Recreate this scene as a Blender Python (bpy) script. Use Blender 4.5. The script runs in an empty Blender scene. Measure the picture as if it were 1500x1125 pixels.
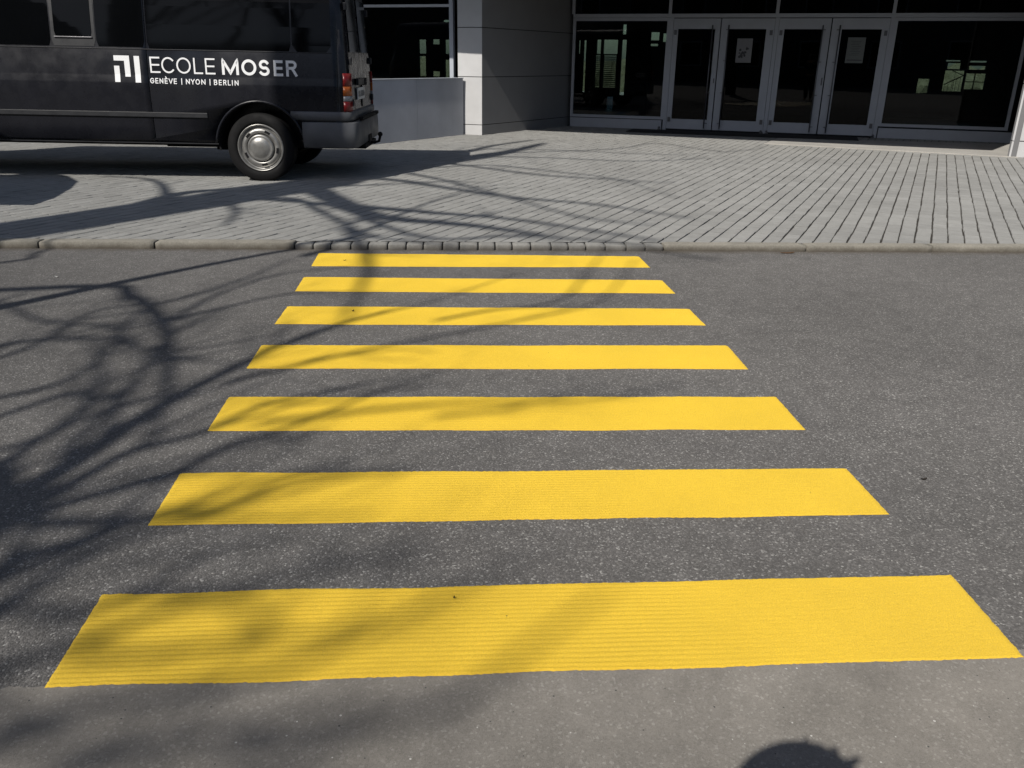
import bpy, bmesh, math, random
from mathutils import Vector, Matrix, noise
R = math.radians
scene = bpy.context.scene
COL = scene.collection

# ------------------------------------------------------------------ camera
pit, roll, yaw = R(21.3), R(0.8), R(4.4)
F_PX = 1220.0
CAM = Vector((-0.25, -1.6, 1.364))
fwd = Vector((math.sin(yaw)*math.cos(pit), math.cos(yaw)*math.cos(pit), -math.sin(pit)))
rgt = Vector((math.cos(yaw), -math.sin(yaw), 0)); up = rgt.cross(fwd)
r2 = math.cos(roll)*rgt + math.sin(roll)*up; u2 = -math.sin(roll)*rgt + math.cos(roll)*up
cd = bpy.data.cameras.new('camera'); cam = bpy.data.objects.new('camera', cd); COL.objects.link(cam)
cd.sensor_width = 36; cd.lens = 36*F_PX/1500; cd.clip_start = .02; cd.clip_end = 1000
m = Matrix.Identity(4)
for i in range(3): m[i][0] = r2[i]; m[i][1] = u2[i]; m[i][2] = -fwd[i]; m[i][3] = CAM[i]
cam.matrix_world = m; scene.camera = cam

# ------------------------------------------------------------------ light
AZ, EL = R(35), R(42)                       # direction the light travels towards, sun height
SUN = Vector((math.sin(AZ)*math.cos(EL), math.cos(AZ)*math.cos(EL), -math.sin(EL)))
sl = bpy.data.lights.new('sun', 'SUN'); sl.energy = 4.6; sl.angle = R(.42); sl.color = (1, .95, .87)
so = bpy.data.objects.new('sun', sl); COL.objects.link(so); so.rotation_euler = SUN.to_track_quat('-Z', 'Y').to_euler()
so.location = (-8, -12, 14)
w = bpy.data.worlds.new('World'); scene.world = w; w.use_nodes = True
nt = w.node_tree; bg = nt.nodes['Background']; sk = nt.nodes.new('ShaderNodeTexSky'); sk.sky_type = 'NISHITA'
sk.sun_disc = False; sk.sun_elevation = EL; sk.sun_rotation = AZ + math.pi; sk.air_density = 1.0; sk.dust_density = 1.2
nt.links.new(sk.outputs[0], bg.inputs[0]); bg.inputs[1].default_value = .078
vs = scene.view_settings; vs.view_transform = 'Standard'; vs.look = 'None'; vs.exposure = 0; vs.gamma = 1

# ------------------------------------------------------------------ helpers
def ground(px, py, z=0.0):                  # where the sight line through a pixel meets the level z
    d = fwd + (px-750)/F_PX*r2 - (py-562.5)/F_PX*u2
    return CAM + d*((z-CAM.z)/d.z)
def tag(o, label=None, cat=None, group=None, kind=None):
    if label: o['label'] = label
    if cat: o['category'] = cat
    if group: o['group'] = group
    if kind: o['kind'] = kind
    return o
def empty(name, loc, rz=0, **k):
    o = bpy.data.objects.new(name, None); COL.objects.link(o); o.location = loc; o.rotation_euler = (0, 0, rz)
    o.empty_display_size = .2
    return tag(o, **k)
class MB:
    def __init__(s, fr=None): s.bm = bmesh.new(); s.fr = fr or Matrix.Identity(4)
    def v(s, p): return s.bm.verts.new(s.fr @ Vector(p))
    def face(s, pts, smooth=False):
        f = s.bm.faces.new([s.v(p) for p in pts]); f.smooth = smooth; return f
    def box(s, a, b, bev=0.0):
        x0, y0, z0 = a; x1, y1, z1 = b
        vs_ = [s.v(p) for p in ((x0,y0,z0),(x1,y0,z0),(x1,y1,z0),(x0,y1,z0),(x0,y0,z1),(x1,y0,z1),(x1,y1,z1),(x0,y1,z1))]
        fs = [s.bm.faces.new([vs_[i] for i in q]) for q in ((0,3,2,1),(4,5,6,7),(0,1,5,4),(1,2,6,5),(2,3,7,6),(3,0,4,7))]
        if bev:
            es = list({e for f in fs for e in f.edges})
            bmesh.ops.bevel(s.bm, geom=es, offset=bev, segments=2, affect='EDGES', profile=.6)
        return s
    def prism(s, pts, z0, z1):              # polygon in x,y extruded in z
        n = len(pts); a = [s.v((p[0], p[1], z0)) for p in pts]; b = [s.v((p[0], p[1], z1)) for p in pts]
        s.bm.faces.new(a[::-1]); s.bm.faces.new(b)
        for i in range(n): s.bm.faces.new((a[i], a[(i+1) % n], b[(i+1) % n], b[i]))
        return s
    def slab(s, pts, y0, y1):               # polygon in x,z extruded in y
        n = len(pts); a = [s.v((p[0], y0, p[1])) for p in pts]; b = [s.v((p[0], y1, p[1])) for p in pts]
        s.bm.faces.new(a); s.bm.faces.new(b[::-1])
        for i in range(n): s.bm.faces.new((a[(i+1) % n], a[i], b[i], b[(i+1) % n]))
        return s
    def tube(s, pts, rad, n=8, cap=True, smooth=True):
        pts = [Vector(p) for p in pts]; k = len(pts)
        if not hasattr(rad, '__len__'): rad = [rad]*k
        if len(rad) != k: rad = [rad[min(len(rad)-1, int(i/(k-1)*(len(rad)-1)+.5))] for i in range(k)]
        t = (pts[1]-pts[0]).normalized(); ref = Vector((0,0,1)) if abs(t.z) < .9 else Vector((1,0,0))
        a = t.cross(ref).normalized(); rings = []
        for i in range(k):
            if i == 0: t = pts[1]-pts[0]
            elif i == k-1: t = pts[-1]-pts[-2]
            else: t = (pts[i+1]-pts[i]).normalized()+(pts[i]-pts[i-1]).normalized()
            if t.length < 1e-9: t = Vector((0,0,1))
            t.normalize(); a = (a - t*a.dot(t))
            if a.length < 1e-6: a = t.orthogonal()
            a.normalize(); b = t.cross(a)
            rings.append([s.v(pts[i]+(a*math.cos(2*math.pi*j/n)+b*math.sin(2*math.pi*j/n))*rad[i]) for j in range(n)])
        for i in range(k-1):
            for j in range(n):
                f = s.bm.faces.new((rings[i][j], rings[i][(j+1) % n], rings[i+1][(j+1) % n], rings[i+1][j])); f.smooth = smooth
        if cap:
            s.bm.faces.new(rings[0][::-1]); s.bm.faces.new(rings[-1])
        return s
    def lathe(s, prof, c, n=48, smooth=True):   # prof = (radius, y) about a y axis through c
        rings = []
        for (r, y) in prof:
            if r < 1e-6: rings.append([s.v((c[0], c[1]+y, c[2]))])
            else: rings.append([s.v((c[0]+r*math.cos(2*math.pi*j/n), c[1]+y, c[2]+r*math.sin(2*math.pi*j/n))) for j in range(n)])
        for i in range(len(rings)-1):
            A, B = rings[i], rings[i+1]
            for j in range(n):
                q = [A[j % len(A)], A[(j+1) % len(A)], B[(j+1) % len(B)], B[j % len(B)]]
                q = [x for i_, x in enumerate(q) if x not in q[:i_]]
                if len(q) > 2:
                    try: f = s.bm.faces.new(q); f.smooth = smooth
                    except ValueError: pass
        return s
    def sphere(s, c, r, sc=(1,1,1), u=16, v=10):
        ret = bmesh.ops.create_uvsphere(s.bm, u_segments=u, v_segments=v, radius=r)
        for v_ in ret['verts']:
            v_.co = s.fr @ (Vector((v_.co.x*sc[0], v_.co.y*sc[1], v_.co.z*sc[2]))+Vector(c))
            for f in v_.link_faces: f.smooth = True
        return s
    def build(s, name, mat, parent=None, normals=True, **k):
        if normals: bmesh.ops.recalc_face_normals(s.bm, faces=s.bm.faces)
        me = bpy.data.meshes.new(name); s.bm.to_mesh(me); s.bm.free(); me.materials.append(mat)
        o = bpy.data.objects.new(name, me); COL.objects.link(o)
        if parent: o.parent = parent
        return tag(o, **k)
def each(b, name, mt, parent, **k):           # every connected piece becomes an object of its own
    bm = b.bm; bmesh.ops.recalc_face_normals(bm, faces=bm.faces); seen = set(); out = []
    for v0 in bm.verts:
        if v0 in seen: continue
        isl = []; stk = [v0]; seen.add(v0)
        while stk:
            v = stk.pop(); isl.append(v)
            for e in v.link_edges:
                o = e.other_vert(v)
                if o not in seen: seen.add(o); stk.append(o)
        ix = {v: i for i, v in enumerate(isl)}; fs = {f for v in isl for f in v.link_faces}
        me = bpy.data.meshes.new(name); me.from_pydata([v.co[:] for v in isl], [], [[ix[v] for v in f.verts] for f in fs]); me.materials.append(mt)
        o = bpy.data.objects.new(name, me); COL.objects.link(o); o.parent = parent; out.append(tag(o, **k))
    bm.free(); return out

# ------------------------------------------------------------------ materials
def mat(name, col=(.5,.5,.5), rough=.5, metal=0, spec=.5, coat=0, drough=0):
    mt = bpy.data.materials.new(name); mt.use_nodes = True; b = mt.node_tree.nodes['Principled BSDF']
    b.inputs['Base Color'].default_value = (*col, 1); b.inputs['Roughness'].default_value = rough
    b.inputs['Metallic'].default_value = metal; b.inputs['Specular IOR Level'].default_value = spec
    b.inputs['Coat Weight'].default_value = coat; b.inputs['Coat Roughness'].default_value = .04
    b.inputs['Diffuse Roughness'].default_value = drough
    return mt
class NG:
    def __init__(s, mt): s.mt = mt; s.t = mt.node_tree; s.b = s.t.nodes['Principled BSDF']
    def n(s, typ, ins={}, **k):
        nd = s.t.nodes.new(typ)
        for a, v in k.items(): setattr(nd, a, v)
        for a, v in ins.items(): s.set(nd.inputs[a], v)
        return nd
    def set(s, sock, v):
        if isinstance(v, bpy.types.NodeSocket): s.t.links.new(v, sock)
        else:
            if sock.type == 'RGBA' and len(v) == 3: v = (*v, 1)
            sock.default_value = v
    def coord(s, which='Object'): return s.n('ShaderNodeTexCoord').outputs[which]
    def noise(s, scale, detail=4, rough=.55, vec=None): return s.n('ShaderNodeTexNoise', {'Scale': scale, 'Detail': detail, 'Roughness': rough, 'Vector': vec or s.coord()}).outputs['Fac']
    def ramp(s, fac, stops, interp='LINEAR'):
        nd = s.n('ShaderNodeValToRGB', {'Fac': fac}); cr = nd.color_ramp; cr.interpolation = interp
        while len(cr.elements) < len(stops): cr.elements.new(.5)
        for e, (p, c) in zip(cr.elements, stops): e.position = p; e.color = (*c, 1) if hasattr(c, '__len__') else (c, c, c, 1)
        return nd.outputs['Color']
    def mix(s, fac, a, b, mode='MIX'):
        nd = s.n('ShaderNodeMix', data_type='RGBA', blend_type=mode); s.set(nd.inputs[0], fac); s.set(nd.inputs[6], a); s.set(nd.inputs[7], b); return nd.outputs[2]
    def math(s, op, a, b=0.0, c=0.0):
        nd = s.n('ShaderNodeMath', operation=op); s.set(nd.inputs[0], a); s.set(nd.inputs[1], b); s.set(nd.inputs[2], c); return nd.outputs[0]
    def bump(s, h, dist=.002, strength=1, normal=None):
        nd = s.n('ShaderNodeBump', {'Height': h, 'Distance': dist, 'Strength': strength})
        if normal: s.set(nd.inputs['Normal'], normal)
        return nd.outputs[0]
    def col(s, c): s.set(s.b.inputs['Base Color'], c)
    def nor(s, c): s.set(s.b.inputs['Normal'], c)
    def rgh(s, c): s.set(s.b.inputs['Roughness'], c)

def asphalt():
    mt = mat('asphalt', rough=.8, drough=1, spec=.35); g = NG(mt); co = g.coord()
    vo = g.n('ShaderNodeTexVoronoi', {'Vector': co, 'Scale': 185.0, 'Randomness': 1.0}); sep = g.n('ShaderNodeSeparateColor', {'Color': vo.outputs['Color']})
    vo2 = g.n('ShaderNodeTexVoronoi', {'Vector': co, 'Scale': 75.0}); sep2 = g.n('ShaderNodeSeparateColor', {'Color': vo2.outputs['Color']})
    stone = g.ramp(sep.outputs[0], [(0, (.075,.072,.069)), (.5, (.098,.094,.091)), (.85, (.126,.121,.116)), (.94, (.172,.167,.16)), (1, (.285,.28,.268))])
    # sparse larger pale stones
    big = g.math('MULTIPLY', g.math('GREATER_THAN', sep2.outputs[1], .93), g.math('LESS_THAN', vo2.outputs['Distance'], g.math('MULTIPLY', sep2.outputs[0], .38)))
    dens = g.ramp(g.noise(1.1, 3, .6), [(.38, .25), (.62, 1)])
    rough_col = g.mix(g.math('MULTIPLY', big, g.math('MULTIPLY', dens, .5)), stone, (.36,.35,.33))
    # wear and dirt at several sizes
    wear = g.ramp(g.noise(.55, 5, .62), [(.3, .84), (.7, 1.16)])
    rough_col = g.mix(1, rough_col, wear, 'MULTIPLY')
    rough_col = g.mix(1, rough_col, g.ramp(g.noise(9, 4, .6), [(.3, .88), (.7, 1.1)]), 'MULTIPLY')
    # smooth, finer patch of the near strip
    fine = g.ramp(g.noise(330, 4, .8), [(.32, (.120,.111,.099)), (.68, (.235,.219,.196))])
    fine = g.mix(.35, fine, g.ramp(sep.outputs[2], [(0, (.11,.103,.093)), (.9, (.19,.178,.162)), (1, (.32,.31,.29))]))
    fine = g.mix(1, fine, g.ramp(g.noise(3.2, 6, .72), [(.3, .78), (.7, 1.2)]), 'MULTIPLY')
    fine = g.mix(g.math('MULTIPLY', g.math('GREATER_THAN', sep2.outputs[1], .972), g.math('LESS_THAN', vo2.outputs['Distance'], g.math('MULTIPLY', sep2.outputs[0], .22))), fine, (.42,.41,.39))
    fine = g.mix(g.math('MULTIPLY', g.math('GREATER_THAN', sep2.outputs[2], .985), g.math('LESS_THAN', vo2.outputs['Distance'], g.math('MULTIPLY', sep2.outputs[0], .18))), fine, (.05,.05,.05))
    sx = g.n('ShaderNodeSeparateXYZ', {'Vector': co})
    ed = g.math('ADD', sx.outputs[1], g.math('ADD', g.math('MULTIPLY', g.math('SUBTRACT', g.noise(5, 5, .7), .5), .05), g.math('MULTIPLY', g.math('SUBTRACT', g.noise(60, 2, .6), .5), .03)))
    mask = g.math('LESS_THAN', ed, .012)
    # grit and dirt gathered in the gutter along the kerb, a few oil spots
    kd = g.math('SUBTRACT', g.math('MULTIPLY_ADD', sx.outputs[0], -.0314, 4.702), sx.outputs[1])
    gd = g.math('MULTIPLY', g.ramp(g.math('ADD', kd, g.math('MULTIPLY', g.math('SUBTRACT', g.noise(7, 5, .7), .5), .28)), [(.0, 1), (.11, 0)]), .75)
    rough_col = g.mix(gd, rough_col, g.ramp(g.noise(90, 4, .7), [(.35, (.035,.03,.026)), (.65, (.11,.095,.075))]))
    rough_col = g.mix(g.math('MULTIPLY', g.ramp(g.noise(1.7, 4, .75, g.n('ShaderNodeVectorMath', {0: co, 1: (13.3, 4.1, 0)}, operation='ADD').outputs[0]), [(.66, 0), (.76, 1)]), .35), rough_col, (.045,.043,.042))
    g.col(g.mix(mask, rough_col, fine))
    h = g.math('ADD', g.math('MULTIPLY', sep.outputs[0], .5), g.math('SUBTRACT', .6, g.math('MULTIPLY', vo.outputs['Distance'], 1.2)))
    hh = g.mix(mask, h, g.math('MULTIPLY', g.noise(330, 4, .8), .9))
    g.nor(g.bump(hh, .0032, .8, g.bump(g.noise(6, 3), .012, .4)))
    return mt
def paint():
    mt = mat('yellow_road_paint', rough=.5, drough=1, spec=.4); g = NG(mt); co = g.coord()
    c = g.ramp(g.noise(270, 4, .85), [(.3, (.56,.375,.025)), (.5, (.70,.475,.037)), (.7, (.82,.575,.052))])
    c = g.mix(1, c, g.ramp(g.noise(2.5, 5, .6), [(.3, .93), (.7, 1.03)]), 'MULTIPLY')
    c = g.mix(g.math('MULTIPLY', g.ramp(g.noise(28, 5, .7), [(.62, 0), (.8, 1)]), .22), c, (.42,.26,.05))
    vo = g.n('ShaderNodeTexVoronoi', {'Vector': co, 'Scale': 26.0}); s2 = g.n('ShaderNodeSeparateColor', {'Color': vo.outputs['Color']})
    dot = g.math('MULTIPLY', g.math('GREATER_THAN', s2.outputs[0], .955), g.math('LESS_THAN', vo.outputs['Distance'], .055))
    c = g.mix(g.math('MULTIPLY', dot, .85), c, (.05,.04,.02)); g.col(c)
    g.nor(g.bump(g.noise(300, 4, .85), .004, 1.0)); g.rgh(g.ramp(g.noise(200, 2), [(.3, .38), (.7, .7)]))
    return mt
def paver():
    mt = mat('concrete_paver', rough=.88, drough=.8, spec=.25); g = NG(mt); co = g.coord()
    rnd = g.n('ShaderNodeNewGeometry').outputs['Random Per Island']
    c = g.ramp(rnd, [(0, (.207,.206,.198)), (.5, (.222,.221,.212)), (1, (.238,.237,.228))])
    c = g.mix(1, c, g.ramp(g.noise(.8, 5, .6), [(.3, .88), (.7, 1.1)]), 'MULTIPLY')
    c = g.mix(1, c, g.ramp(g.noise(220, 3, .7), [(.3, .86), (.7, 1.1)]), 'MULTIPLY')
    c = g.mix(1, c, g.ramp(g.noise(14, 5, .65), [(.3, .9), (.7, 1.06)]), 'MULTIPLY')
    g.col(c); g.nor(g.bump(g.noise(180, 4, .7), .003, .6)); return mt
def kerbmat(name, c0, c1, d0):
    mt = mat(name, rough=.9, drough=.7, spec=.25); g = NG(mt); co = g.coord()
    c = g.ramp(g.noise(70, 5, .7), [(.3, c0), (.7, c1)])
    c = g.mix(1, c, g.ramp(g.noise(3, 6, .7), [(.3, .8), (.7, 1.12)]), 'MULTIPLY')
    z = g.n('ShaderNodeSeparateXYZ', {'Vector': co}).outputs[2]
    gr = g.ramp(g.math('ADD', z, g.math('MULTIPLY', g.math('SUBTRACT', g.noise(11, 5, .7), .5), .045)), [(.004, 1), (.040, 0)])
    c = g.mix(g.math('MULTIPLY', gr, .8), c, d0)
    c = g.mix(g.math('MULTIPLY', g.ramp(g.noise(4.5, 5, .75), [(.6, 0), (.7, 1)]), .45), c, (.10,.095,.085))
    g.col(c); g.nor(g.bump(g.noise(120, 5, .75), .004, .8)); return mt
def grain(name, c0, c1, scale=60, rough=.85, bump=.002, low=1.5, drough=.6):
    mt = mat(name, rough=rough, drough=drough, spec=.3); g = NG(mt)
    c = g.ramp(g.noise(scale, 5, .65), [(.3, c0), (.7, c1)])
    c = g.mix(1, c, g.ramp(g.noise(low, 5, .6), [(.3, .86), (.7, 1.1)]), 'MULTIPLY')
    g.col(c); g.nor(g.bump(g.noise(scale*2, 4, .7), bump, .7)); return mt
def metalp(name, col, rough=.4, metal=0, spec=.5, amp=.08, coat=0):
    mt = mat(name, col, rough, metal, spec, coat); g = NG(mt)
    lo = tuple(x*(1-amp) for x in col); hi = tuple(x*(1+amp) for x in col)
    g.col(g.ramp(g.noise(3.5, 6, .65), [(.3, lo), (.7, hi)])); g.rgh(g.ramp(g.noise(7, 5), [(.3, rough*.8), (.7, min(1, rough*1.25))])); return mt
def glass(name, tint, refl=1.0):
    mt = bpy.data.materials.new(name); mt.use_nodes = True; t = mt.node_tree; t.nodes.remove(t.nodes['Principled BSDF']); out = t.nodes['Material Output']
    tr = t.nodes.new('ShaderNodeBsdfTransparent'); tr.inputs[0].default_value = (*tint, 1)
    gl = t.nodes.new('ShaderNodeBsdfGlossy'); gl.inputs['Roughness'].default_value = .01; gl.inputs[0].default_value = (refl, refl, refl, 1)
    fr = t.nodes.new('ShaderNodeFresnel'); fr.inputs[0].default_value = 1.5
    ns = t.nodes.new('ShaderNodeTexNoise'); ns.inputs['Scale'].default_value = 1.3; bp = t.nodes.new('ShaderNodeBump'); bp.inputs['Distance'].default_value = .0007
    t.links.new(ns.outputs[0], bp.inputs['Height']); t.links.new(bp.outputs[0], gl.inputs['Normal'])
    mx = t.nodes.new('ShaderNodeMixShader'); ge = t.nodes.new('ShaderNodeNewGeometry'); mu = t.nodes.new('ShaderNodeMath'); mu.operation = 'SUBTRACT'; mu.use_clamp = True; t.links.new(fr.outputs[0], mu.inputs[0]); t.links.new(ge.outputs['Backfacing'], mu.inputs[1]); t.links.new(mu.outputs[0], mx.inputs[0]); t.links.new(tr.outputs[0], mx.inputs[1]); t.links.new(gl.outputs[0], mx.inputs[2]); t.links.new(mx.outputs[0], out.inputs[0])
    return mt
M = dict(
 asphalt=asphalt(), paint=paint(), paver=paver(),
 joint=grain('joint_sand', (.022,.02,.018), (.05,.045,.04), 120, .95, .003),
 kerb=kerbmat('kerb_stone', (.175,.163,.138), (.262,.247,.213), (.07,.058,.045)),
 sett=kerbmat('kerb_sett_stone', (.185,.182,.17), (.255,.25,.235), (.08,.07,.06)),
 slab=grain('threshold_concrete', (.25,.24,.225), (.33,.32,.30), 50, .9, .0015),
 edge=grain('pale_edge_strip', (.38,.36,.33), (.5,.48,.44), 50, .8, .001),
 render=grain('painted_render', (.50,.51,.54), (.56,.57,.60), 90, .85, .0012, 1.2),
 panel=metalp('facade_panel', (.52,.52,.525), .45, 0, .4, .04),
 panelshaded=metalp('shaded_facade_panel', (.27,.27,.275), .5, 0, .3, .05),  # darker copy of the pier panels, shade of the recess put into the colour
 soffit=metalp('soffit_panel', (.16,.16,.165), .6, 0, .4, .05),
 gap=mat('dark_gap', (.012,.012,.013), .9),
 frame=metalp('grey_frame', (.50,.515,.555), .42, 0, .45, .05),
 framelt=metalp('pale_frame', (.42,.45,.50), .4, 0, .45, .05),
 steel=metalp('handle_steel', (.16,.16,.17), .35, .6, .5, .08),
 glass=glass('window_glass', (.56,.62,.61), .6), doorglass=glass('door_glass', (.2,.22,.22), .4), farglass=glass('far_glass', (.74,.80,.79), .6),
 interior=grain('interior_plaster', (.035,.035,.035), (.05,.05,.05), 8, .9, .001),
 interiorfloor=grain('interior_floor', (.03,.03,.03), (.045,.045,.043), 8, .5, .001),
 blind=metalp('blind_slats', (.11,.11,.12), .6), darkwood=metalp('interior_dark', (.02,.02,.022), .6),
 body=metalp('van_paint', (.0105,.011,.0145), .27, 0, .34, .12, 0.0), vglass=metalp('van_glass', (.0022,.0025,.003), .05, 0, .16, .1),
 plastic=metalp('bumper_plastic', (.088,.091,.098), .5, 0, .35, .2), rub=metalp('strip_plastic', (.02,.021,.024), .5, 0, .35, .1),
 black=metalp('black_rubber', (.0085,.0085,.009), .8, 0, .2, .15), under=mat('underbody', (.008,.008,.009), .85, 0, .2),
 rim=metalp('steel_rim', (.33,.325,.31), .36, .7, .5, .3), white=mat('white_vinyl', (.78,.79,.8), .45),
 red=mat('red_lens', (.17,.008,.008), .3), amber=mat('amber_lens', (.38,.09,.012), .3), clear=mat('clear_lens', (.25,.26,.28), .3),
 plate=mat('number_plate_white', (.55,.55,.54), .4), plateink=mat('number_plate_ink', (.04,.04,.05), .5),
 bark=grain('bark', (.05,.042,.034), (.11,.095,.08), 25, .9, .01), paper=metalp('poster_paper', (.27,.265,.27), .75), paperb=metalp('plain_paper', (.19,.20,.19), .75), ink=mat('poster_ink', (.07,.065,.07), .7), inkr=mat('poster_ink_dull_red', (.16,.08,.09), .7),
 mat=grain('mat_fibre', (.015,.015,.016), (.03,.03,.03), 300, .95, .003), hedge=grain('hedge_leaf', (.15,.14,.085), (.25,.235,.16), 6, .8, .05),
 brick=grain('opposite_render', (.10,.095,.09), (.14,.135,.13), 20, .9, .002), leaf=mat('dry_leaf', (.035,.026,.02), .8), leafb=mat('brown_leaf', (.17,.09,.04), .8), litter=mat('paper_scrap', (.75,.75,.72), .8),
 skin=mat('skin', (.45,.28,.2), .5), cloth=mat('dark_coat', (.03,.035,.05), .85), hair=mat('brown_hair', (.03,.02,.012), .6), trouser=mat('trousers', (.03,.03,.035), .85), phone=mat('phone_black', (.01,.01,.01), .2),
)
PZ = .04                                     # level of the paved forecourt
rnd = random.Random(7)

# ------------------------------------------------------------------ road, kerb, paving
b = MB(); b.face([(-250,-250,0),(250,-250,0),(250,4.95,0),(-250,4.95,0)]); b.build('road', M['asphalt'], kind='structure')
KA = R(-1.8); KO = Vector((-.56, 4.72, 0)); KF = Matrix.Translation(KO) @ Matrix.Rotation(KA, 4, 'Z')     # kerb frame: x along the kerb, y towards the building
b = MB(KF); b.face([(-250,.0,-.05),(250,.0,-.05),(250,400,-.05),(-250,400,-.05)]); 
b.face([(-40,.10,.026),(40,.10,.026),(40,60,.026),(-40,60,.026)]); b.build('paving_bed', M['joint'], kind='structure')

def stone(b, x0, x1, y0, y1, z, wob=.003, seg=None, rnde=.003):       # one kerb stone with a worn, rounded front edge
    prof = [(y0-.002, -.03), (y0, z-.026), (y0+.003, z-.006), (y0+.010, z-.001), (y0+.03, z), (y1-.012, z), (y1-.003, z-.004), (y1, z-.03)]
    n = seg or max(2, int((x1-x0)/.05)); rings = []
    for i in range(n+1):
        x = x0+(x1-x0)*i/n; e = rnde if i in (0, n) else 0
        xx = x + (.002 if i == 0 else -.002 if i == n else 0)
        rings.append([b.v((xx, y+noise.noise((x*6, y*9, 1))*wob+(e if j < 5 else -e*.5)*(.5 if j < 5 else 1), zz-(e if zz > 0 else 0)+noise.noise((x*5, y*7, 5))*wob)) for j, (y, zz) in enumerate(prof)])
    for i in range(n):
        for j in range(len(prof)-1):
            f = b.bm.faces.new((rings[i][j], rings[i][j+1], rings[i+1][j+1], rings[i+1][j])); f.smooth = True
    b.bm.faces.new(rings[0][::-1]); b.bm.faces.new(rings[-1])
def kx(px, py=366): return (KF.inverted() @ ground(px, py)).x
bk = MB(KF)
js = [-9, -7.2, -6.2, -4.4, kx(52), kx(228, 364), kx(433, 364)]
js[3] = js[4]-1.0
for a, c in zip(js[:-1], js[1:]): stone(bk, a+.005, c-.005, 0, .125, .052)
js = [kx(972, 368), kx(1183, 370), kx(1369, 371)]
js += [js[-1]+1.0*i for i in range(1, 7)]
for a, c in zip(js[:-1], js[1:]): stone(bk, a+.005, c-.005, 0, .125, .048)
bk.build('kerb', M['kerb'], kind='structure')
b = MB(KF); x = kx(433, 364); xe = kx(972, 368)
n = 20; ws = [.9+.25*rnd.random() for _ in range(n)]; t = sum(ws); x0 = x
for q in ws:
    x1 = x0+(xe-x)*q/t; stone(b, x0+.0035, x1-.0035, rnd.uniform(-.004,.004), .1235, .041+rnd.uniform(-.002,.002), .003, 5, .0022); x0 = x1
b.build('kerb_setts', M['sett'], kind='structure')

DR = Vector((math.sin(R(30)), math.cos(R(30)))); DN = Vector((DR.y, -DR.x))
ML = Vector((4.209, 16.187)); a_ = R(-23); BD = Vector((math.cos(a_), math.sin(a_))); BN = Vector((-BD.y, BD.x))    # door plane
b = MB()
def paver_box(u, v, w, l, z, tilt):
    prof = [(0, -.02), (0, -.005), (.003, -.0012), (.007, 0)]
    cs = []
    for (ins, dz) in prof:
        ring = []
        for sx, sy in ((0,0),(1,0),(1,1),(0,1)):
            uu = u + (ins if sx == 0 else w-ins); vv = v+(ins if sy == 0 else l-ins)
            p = DN*uu + DR*vv
            ring.append(b.bm.verts.new((p.x, p.y, z+dz+tilt[0]*(sx-.5)+tilt[1]*(sy-.5))))
        cs.append(ring)
    for i in range(3):
        for j in range(4):
            f = b.bm.faces.new((cs[i][j], cs[i][(j+1) % 4], cs[i+1][(j+1) % 4], cs[i+1][j])); f.smooth = i > 0
    b.bm.faces.new(cs[-1])
PW = .121
for i in range(-170, 130):
    u = i*PW; v = -12 + rnd.random()*.2; wob = 0
    while v < 30:
        l = .2 if True else .2
        c = DN*(u+PW/2)+DR*(v+l/2); kf = KF.inverted() @ Vector((c.x, c.y, 0)); df = (c-ML).dot(BN)
        if kf.y > -.05 and df < .35 and -8.5 < c.x < 10.8 and c.y < 17.2:
            wob = noise.noise((u*3, v*1.7, 3))*.005+rnd.uniform(-.0022, .0022)
            paver_box(u+.0055+wob, v+.0022, PW-.011+rnd.uniform(-.0015,.0015), l-.0044, PZ+rnd.uniform(-.0014,.0014), (rnd.uniform(-.0012,.0012), rnd.uniform(-.0016,.0016)))
        v += l
kp = KF @ Vector((0, .1245, 0)); kn = (KF.to_3x3() @ Vector((0, 1, 0)))
bmesh.ops.bisect_plane(b.bm, geom=list(b.bm.verts)+list(b.bm.edges)+list(b.bm.faces), plane_co=kp, plane_no=kn, clear_inner=True)
b.build('paving', M['paver'], kind='structure', normals=False)
b = MB(); b.face([(-250,5,-.012),(-8.6,5,-.012),(-8.6,120,-.012),(-250,120,-.012)]); b.face([(10.9,5,-.012),(250,5,-.012),(250,120,-.012),(10.9,120,-.012)]); b.build('outer_ground', M['slab'], kind='structure')
# smooth concrete threshold at the entrance, with a pale edge strip
A0, A1 = ground(1140, 212, PZ).xy, ground(1481, 230.5, PZ).xy
e = (A1-A0).normalized(); en = Vector((-e.y, e.x)); 
b = MB(); p = [A0-e*.25+en*.035, A1+e*.1+en*.035, A1+e*.1+en*2.6, A0-e*.25+en*1.35]; b.prism([tuple(q) for q in p], .0, PZ+.007); b.build('threshold', M['slab'], kind='structure')
b = MB(); p = [A0-e*.25, A1+e*.1, A1+e*.1+en*.033, A0-e*.25+en*.033]; b.prism([tuple(q) for q in p], .0, PZ+.010); b.build('threshold_edge', M['edge'], kind='structure')

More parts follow.
